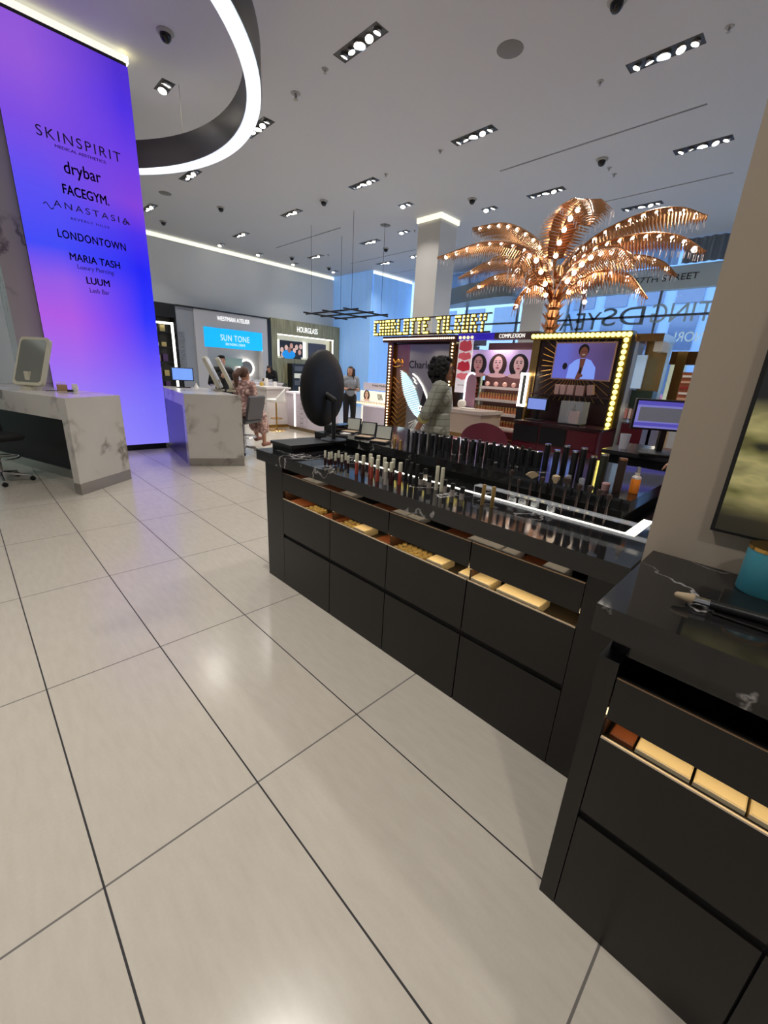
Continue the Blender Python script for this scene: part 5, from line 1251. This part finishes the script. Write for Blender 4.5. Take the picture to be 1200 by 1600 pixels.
for z in (.54,1.04,1.54,2.04,2.54):
    for k in range(5):
        c=random.choice([(200,180,120),(120,116,124),(220,214,208),(90,60,110)]); h_=random.uniform(.12,.34); xx=x0+.15+.25*k
        if xx>x1-.2: break
        single('gift_box','boxed product on the black shelf unit beside the purple screen','box',MB().box(-.08,-.08,0,.08,.08,h_),mat('bx%d'%c[0],c,.5),(xx,yb_+.2,z),group='boxed products on the black shelf unit')
# grey bay: WESTMAN ATELIER
gm=mat('bay_grey',(208,206,208),.5); 
xa,xb,xc=X(278),X(305),X(418); za=3.42
t=thing('brand_bay','grey back wall bay with white WESTMAN ATELIER letters over a bright blue screen','display bay',(xa,yb_,0))
MB().box(0,.05,0,xb-xa,.5,za).build('side_panel',mat('bay_grey_dark',(158,163,172),.5),t)
fx0,fx1=X(315)-xa,X(412)-xa
body=MB(); B1=xb-xa; B2=xc-xa; nz0,nz1=1.0,2.2; n0,n1=X(322)-xa,X(410)-xa
body.box(B1,0,nz1,B2,.5,za).box(B1,0,0,n0,.5,nz1).box(n1,0,0,B2,.5,nz1).box(n0,0,0,n1,.5,nz0).build('surround',gm,t)
MB().box(n0,.4,nz0,n1,.5,nz1).build('niche_back',mat('niche_back',(190,190,190),.5),t)
MB().box(n0,.02,nz1-.03,n1,.06,nz1).build('niche_light',WLED,t)
MB().box(-.0,-.03,za,B2,.5,za+.05).build('top_trim',SH,t); MB().box(B2,-.02,0,B2+.15,.5,za).build('divider',SH,t)
l=at(318,510,1,yb_-.02); r=at(409,519,1,yb_-.02); zb=at(318,541,1,yb_-.02).z
MB().box(l.x-xa,-.03,zb,r.x-xa,0,l.z).build('screen',mat('sky_blue_screen',(0,166,240),.4,emit=.9,ergb=(0,168,242)),t)
zc=(zb+l.z)/2
text('SUN TONE',(l.x-xa+.26*(r.x-l.x),-.034,zc-.08),(1,0,0),(0,0,1),(r.x-l.x)*.5,mat('screen_white',(225,245,255),.5,emit=.6),t,hgt=.22,sp=1.1)
text('BRONZING CREME',(l.x-xa+.34*(r.x-l.x),-.034,zc-.24),(1,0,0),(0,0,1),(r.x-l.x)*.34,mat('screen_white'),t,hgt=.09)
l=at(339,500,1,yb_); r=at(390,507,1,yb_)
text('WESTMAN ATELIER',(l.x-xa,-.01,(l.z+r.z)/2),(1,0,0),(0,0,1),r.x-l.x,mat('sign_white',(250,250,250),.5,emit=1.0),t,hgt=.15)
text('WESTMAN ATELIER',((xb-xa)*.38,.04,1.2),(0,0,1),(-1,0,0),1.4,mat('bay_grey_text',(130,134,142),.5),t,hgt=.2)
# round lit mirror and green boxes in the niche
q=at(385,575,1,yb_+.3); t=thing('round_mirror','round mirror with a glowing ring in the grey bay behind the seated woman','mirror',(q.x,yb_+.3,q.z))
M=Matrix.Rotation(PI/2,4,'X'); MB().lathe([(.34,.0),(.34,.04),(.28,.04),(.28,.0)],32,M).build('light_ring',WLED,t); MB().lathe([(.28,.0),(.28,.02)],32,M).build('glass',mat('mirror_grey'),t); MB().box(-.03,0,-(q.z-1.0),.03,.04,-.38).build('stand',STEEL,t)
q=at(370,568,1,yb_+.2); single('display_placard','pale green product panel beside the round lit mirror in the grey bay','panel',MB().box(-.5,0,0,.45,.05,.30).box(-.05,.01,-(q.z-1.0),.05,.04,0),mat('sage',(170,196,184),.5),(q.x-.2,yb_+.2,q.z-.1))
# olive wood bay: HOURGLASS
om=mat('olive_wood',(112,110,86),.5); t=NT(om); mp=t.n('ShaderNodeMapping'); mp.inputs['Scale'].default_value=(6,6,.5); t.l(t.obj(),mp.inputs[0]); nz=t.n('ShaderNodeTexNoise',i_2=2.0,i_3=4.0); t.l(mp.outputs[0],nz.inputs['Vector'])
t.l(t.ramp(nz.outputs['Fac'],[(.35,col((122,120,94))),(.65,col((164,160,128)))]),t.b.inputs['Base Color'])
xd,xe=xc+.17,13.42
t=thing('brand_bay','olive wood back wall bay with white HOURGLASS letters over a lit group portrait','display bay',(xd,yb_,0)); W=xe-xd
rx0,rx1=X(433)-xd,X(521)-xd; rz1,rz0=Zp(433,521),Zp(433,559)
MB().box(0,0,rz1,W,.5,3.5).box(0,0,0,rx0,.5,rz1).box(rx1,0,0,W,.5,rz1).box(rx0,0,.9,rx1,.5,rz0).build('surround',om,t)
MB().box(rx0,.3,rz0,rx1,.35,rz1).build('recess_back',mat('recess_cream',(206,206,188),.5,emit=.25,ergb=(240,240,220)),t)
MB().box(rx0,.0,rz1-.04,rx1,.05,rz1).box(rx1-.05,0,rz0,rx1,.05,rz1).build('recess_light',WLED,t)
l=at(464,518,1,yb_); r=at(496,522,1,yb_); text('HOURGLASS',(l.x-xd,-.012,(l.z+r.z)/2-.02),(1,0,0),(0,0,1),r.x-l.x,mat('sign_white'),t,hgt=.22)
MB().box(rx0,-.02,.6,rx1,.02,.75).build('ledge',mat('recess_cream'),t)
# group portrait print and dark product print
px0,px1=X(441)-xd,X(478)-xd; pz0,pz1=rz0+.10,rz1-.22
g=thing('group_portrait','backlit group portrait with a central blue-clad woman in the olive wood bay','poster',(xd+px0,yb_+.25,pz0))
w_,h_=px1-px0,pz1-pz0; MB().box(0,0,0,w_,.03,h_).box(.1,.01,-(pz0-rz0)+.0,w_-.1,.02,0).build('panel',mat('print_black',(24,22,26),.4),g)
MB().box(-.14,-.0,0,0,.03,h_).box(w_,-.0,0,w_+.14,.03,h_).build('light_edge',WLED,g)
def fdisc(cx,cz,rx,rz,m,dy,name,n=14):
    P=[(cx+rx*math.cos(2*PI*k/n),-dy,cz+rz*math.sin(2*PI*k/n)) for k in range(n)]; mb=MB(); mb.add(P,[tuple(range(n))]); mb.add([(a,b+.0015,c) for a,b,c in P],[tuple(range(n-1,-1,-1))]); return mb.build(name,m,g)
sk_=[mat('ps%d'%i,c,.5,emit=.35,ergb=c) for i,c in enumerate([(226,190,178),(150,104,88),(206,160,146)])]
for k,(fx,fz,c) in enumerate(((.1,.5,0),(.28,.66,0),(.5,.8,2),(.72,.74,0),(.9,.8,0),(.62,.5,0),(.12,.16,0),(.85,.42,2))):
    fdisc(fx*w_,fz*h_-.05,.12,.13,mat('print_hair_dark'),.003,'printed_hair'); fdisc(fx*w_,fz*h_-.07,.085,.115,sk_[c],.006,'printed_face')
fdisc(.38*w_,.12*h_,.34,.2,mat('print_blue',(20,130,210),.5,emit=.6,ergb=(20,140,220)),.008,'printed_dress'); fdisc(.4*w_,.42*h_,.09,.12,sk_[1],.011,'printed_face')
g=thing('product_poster','dark product poster with a silver tube right of the group portrait','poster',(xd+px1+.3,yb_+.25,pz0))
MB().box(0,0,0,rx1-px1-.55,.03,h_).box(.1,.01,-(pz0-rz0),.4,.02,0).build('panel',mat('print_slate',(62,62,76),.4,emit=.15),g); MB().box(.55,-.004,.1,.62,-.001,h_*.6).box(.75,-.004,.1,.9,-.001,h_*.4).build('printed_tube',PAPER,g)
# dark drawers under the group portrait
g=thing('gift_drawer_unit','black and white boxed display unit under the group portrait, beside the bending person','cabinet',(xd+.75,16.35,0))
MB().box(0,0,0,1.5,.38,1.75).build('body',SH,g)
for z,m in ((1.45,SH),(1.15,mat('recess_cream')),(.85,SH)): MB().box(.08,-.03,z,1.42,0,z+.2).build('tray',m if m is not SH else mat('tray_grey',(90,90,92),.4),g)
# ================================================================ mid-hall white counters
PL=mat('lilac_white',(216,206,218),.35)
def cab(label,x,ya,yb,zt,ndr,led=None,depth=.8):
    t=thing('white_counter',label,'counter',(x,yb,0)); L=ya-yb
    MB().box(0,0,.09,depth,L,zt-.04).build('body',PL,t); MB().box(.03,.03,0,depth-.03,L-.03,.09).build('plinth',mat('olive_plinth',(140,120,88),.4,.3),t)
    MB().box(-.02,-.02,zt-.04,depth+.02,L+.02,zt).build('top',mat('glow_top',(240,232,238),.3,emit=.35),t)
    if led: MB().box(-.012,led,.09,0,led+.05,zt-.04).build('light_line',WLED,t)
    for k in range(ndr):
        z=.14+k*(zt-.24)/ndr; g=MB().box(-.014,L*.45 if led else L*.12,z,0,(led-.08) if led else L*.42,z+(zt-.24)/ndr-.015).build('drawer_front',PL,t)
        yy=(L*.45+led-.08)/2 if led else L*.27; MB().box(-.022,yy-.06,z+.06,-.014,yy+.06,z+.075).build('handle',STEEL,g)
    return t
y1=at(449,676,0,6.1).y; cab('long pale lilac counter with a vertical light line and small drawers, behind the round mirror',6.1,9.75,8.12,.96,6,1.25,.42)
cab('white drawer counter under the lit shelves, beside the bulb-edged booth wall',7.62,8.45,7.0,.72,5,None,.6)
def header(label,x,ya,yb,z0,z1,txt):
    t=thing('header_sign',label,'sign',(x,yb,0)); L=ya-yb
    MB().box(0,0,z0,.12,L,z1).build('panel',PL,t); text(txt,(-.004,L*.78,z0+(z1-z0)*.45),U_,W_,L*.42,BL_,t,hgt=(z1-z0)*.34)
    text('BEAUTY',(-.004,L*.33,z0+(z1-z0)*.45),U_,W_,L*.18,BL_,t,hgt=(z1-z0)*.2)
    for y in (.03,L-.07): MB().box(.03,y,0,.09,y+.04,z0).build('post',PL,t)
    return t,L
t,L=header('pale header sign with slim black script, half hidden behind the round mirror',7.3,10.95,8.45,1.17,1.36,'Trish McEvoy')
t,L=header('pale header sign with slim black script above three lit portraits, next to the booth wall',8.32,9.25,7.6,1.07,1.26,'Trish McEvoy')
def portrait_board(label,x,ya,yb,z0,z1,kinds):
    t=thing('portrait_board',label,'poster',(x,yb,0)); L=ya-yb
    MB().box(0,0,z0,.04,L,z1).box(.01,.05,0,.03,.1,z0).box(.01,L-.1,0,.03,L-.05,z0).build('panel',mat('board_glow',(240,232,214),.5,emit=.6,ergb=(250,238,215)),t)
    n=len(kinds)
    for k,c in enumerate(kinds):
        y=L-(k+.5)*L/n; 
        if c==2:
            for j in range(4): MB().rod((-.004,y-.1+.05*j,z0+.06),(-.004,y-.04+.05*j,z1-.06),.012,n=5).build('printed_stroke',BLACK,t)
        else: face(t,-.004,y,(z0+z1)/2+.03,.17,pskin('w%d'%c,[(226,180,150),(214,160,130)][c]),hb2)
    return t
portrait_board('row of backlit portraits above glowing shelves beside the booth wall',8.26,9.3,7.65,.76,1.04,(0,2,1))
portrait_board('lit portrait panel partly hidden behind the left of the round mirror',7.22,10.9,10.1,.62,1.02,(1,))
t=thing('lit_shelves','glowing cream product shelves between portraits and white drawers','shelving',(7.95,7.5,0)); 
for z in (.725,.80,.87): pass
MB().box(-.30,0,.722,.05,1.45,.74).build('shelf',mat('shelf_glow',(250,236,190),.5,emit=.8),t)
MB().box(.0,0,.74,.04,1.45,.78).build('back_rail',PL,t)
random.seed(5)
for k in range(14): single('cosmetic_pot','small pot in a row on the glowing cream shelves by the booth wall','pot',MB().lathe([(.02,0),(.022,.03),(.01,.05)],8),mat('pot_pale',(226,206,170),.3),(7.75,7.6+.095*k,.742),group='pots on the glowing cream shelves')
# small cream fridge box and bottles on the long lilac counter
single('display_box','grey boxed product standing on the long lilac counter left of the round mirror','box',MB().box(-.12,-.2,0,.12,.2,.20,b=.004),mat('grey_box',(96,92,88),.5),(6.32,9.1,.962))
single('white_bottle','white tube standing on the long lilac counter close to the round mirror','bottle',MB().lathe([(.03,0),(.03,.14),(.015,.16)],10),PAPER,(6.3,8.5,.962))
# far white bar with gold foot and stool
t=thing('makeup_bar','white makeup bar with a gold foot behind the seated woman','counter',(5.95,10.4,0))
MB().box(-.32,-.45,.08,.32,.4,1.0).build('body',mat('bar_white',(226,218,214),.35),t); MB().box(-.33,-.46,0,.33,.41,.08).build('foot',GOLD,t); MB().box(-.36,-.5,1.0,.36,.46,1.04).build('top',mat('bar_white'),t)
t=thing('bar_stool','white shell bar stool with a gold stem in front of the white makeup bar','stool',(5.62,9.50,0),R(60))
MB().lathe([(.22,0),(.2,.02),(.02,.03)],20).build('base',GOLD,t); MB().cyl(0,0,.02,.72,.02).build('stem',GOLD,t)
mb=MB(); vs=[];fs=[];n=20
for i in range(n+1):
    a=PI+PI*i/n; x,y=.24*math.cos(a),.22*math.sin(a); hh=.80+.22*math.sin(PI*i/n); vs+=[(x,y,.72),(x,y,hh),(x*.9,y*.9,hh),(x*.9,y*.9,.72)]
for i in range(n):
    for k in range(4): a=i*4; fs.append((a+k,a+(k+1)%4,a+4+(k+1)%4,a+4+k))
fs+=[(0,1,2,3),(n*4+3,n*4+2,n*4+1,n*4)]
mb.add(vs,fs,True).build('backrest',PAPER,t); MB().lathe([(.2,.70),(.24,.72),(.24,.77),(.2,.78)],20).build('seat',PAPER,t)
mb=MB()
for i in range(16): a=2*PI*i/16;b_=2*PI*(i+1)/16; mb.rod((.15*math.cos(a),.15*math.sin(a),.3),(.15*math.cos(b_),.15*math.sin(b_),.3),.01,n=5)
mb.rod((-.15,0,.3),(.15,0,.3),.008); mb.build('foot_ring',GOLD,t)
for k,(dx,h_,m,lb) in enumerate(((-.28,.16,GLASS,'clear cup leftmost on the white makeup bar'),(-.13,.10,mat('gold_box',(206,170,80),.4),'gold box on the white makeup bar'),(.01,.20,PAPER,'white bottle on the white makeup bar'),(.14,.18,GLASS,'tall clear jar on the white makeup bar'),(.27,.12,PAPER,'short white jar on the white makeup bar'))):
    single('cosmetic_jar',lb,'jar',MB().lathe([(.05,0),(.055,h_*.8),(.045,h_)],12),m,(5.95+dx,10.55,1.04))
# suspended black track grid near the alcove
t=thing('track_grid','black suspended track grid hanging in front of the blue panels','light track',(9.2,11.2,3.25))
for x in (-.6,0,.6): MB().box(x-.02,-1.3,-.02,x+.02,1.3,.02).build('bar',BLACK,t)
for y in (-1.0,0,1.0): MB().box(-.9,y-.02,-.02,.9,y+.02,.02).build('bar',BLACK,t)
for x,y in ((-.6,-1.0),(.6,-1.0),(-.6,1.0),(.6,1.0)): MB().rod((x,y,.02),(x,y,H-3.25),.006,n=5).build('hanger',BLACK,t)
single('perfume_statue','dark bottle-shaped ornament on top of the header sign near the booth wall','ornament',MB().lathe([(.05,0),(.07,.1),(.05,.2),(.015,.24),(.02,.28)],12),mat('dark_green_tube'),(8.38,7.85,1.26))
# left edge: shelf frame and bright window
t=thing('metal_shelf_frame','black metal frame shelf with lit edges at the far left behind the tilted mirror','shelf',(-.42,9.6,0))
for x in (-1.2,-.3,.62):
    for y in (0,.5): MB().box(x-.02,y,0,x+.02,y+.04,2.35).build('post',SH,t)
for z in (.9,1.2,1.75,2.3): MB().box(-1.2,0,z,.62,.54,z+.03).build('shelf',SH if z in(2.3,) else mat('glass_shelf'),t)
MB().box(.60,-.01,1.25,.63,.02,1.75).build('light_line',CLED,t)
MB().box(-1.2,.45,.2,.6,.5,1.2).build('lit_back',mat('teal_glow',(190,236,230),.5,emit=.6),t)
for k,(x,z,c) in enumerate(((-.2,1.23,(60,50,80)),(.1,1.23,(110,90,110)),(.35,1.23,(52,66,62)),(-.1,1.78,(90,50,100)),(.2,1.78,(120,100,120)),(.3,.93,(150,120,120)))):
    single('product_box',['dark violet box on the middle shelf of the black frame','mauve box on the middle shelf of the black frame','dark green box on the middle shelf of the black frame','purple box on the upper shelf of the black frame','greyish mauve box on the upper shelf of the black frame','rosy box on the low shelf of the black frame'][k],'box',MB().box(-.11,-.1,0,.11,.1,.2+.02*k),mat('pb%d'%k,c,.5),(-.42+x,9.85,z))
struct('window_2',MB().box(-2.4,FARY-.03,1.0,-1.1,FARY-.005,H-.6),mat('lit_window',(190,226,222),.4,emit=.9,ergb=(200,232,228)))

xa_,xb_=at(383,600,1,13.4).x,at(441,600,1,13.4).x
t=thing('white_counter','far white counter under the bending person in black, before the back wall bays','counter',(xa_,13.4,0))
MB().box(0,0,.08,xb_-xa_,.6,.98).build('body',mat('bar_white'),t); MB().box(0,.02,0,xb_-xa_,.58,.08).build('foot',GOLD,t); MB().box(-.03,-.03,.98,xb_-xa_+.03,.63,1.02).build('top',PL,t)
# tell the copies apart by their order in the row
from bpy_extras.object_utils import world_to_camera_view
bpy.context.view_layer.update()
grp={}
for o in bpy.data.objects:
    if o.parent is None and 'label' in o and 'category' in o: grp.setdefault(o['label'],[]).append(o)
for lb,os_ in grp.items():
    if len(os_)<2: continue
    os_=sorted(os_,key=lambda o:world_to_camera_view(scn,cam,o.matrix_world.translation).x)
    vis=[o for o in os_ if -.02<world_to_camera_view(scn,cam,o.matrix_world.translation).x<1.05]
    if len(vis)!=len(os_) or len(os_)>18: continue
    w_=lb.split()
    if len(w_)>12: lb=' '.join(w_[:12])
    for i,o in enumerate(os_): o['label']=lb+', %s from the left'%ordn(i+1)
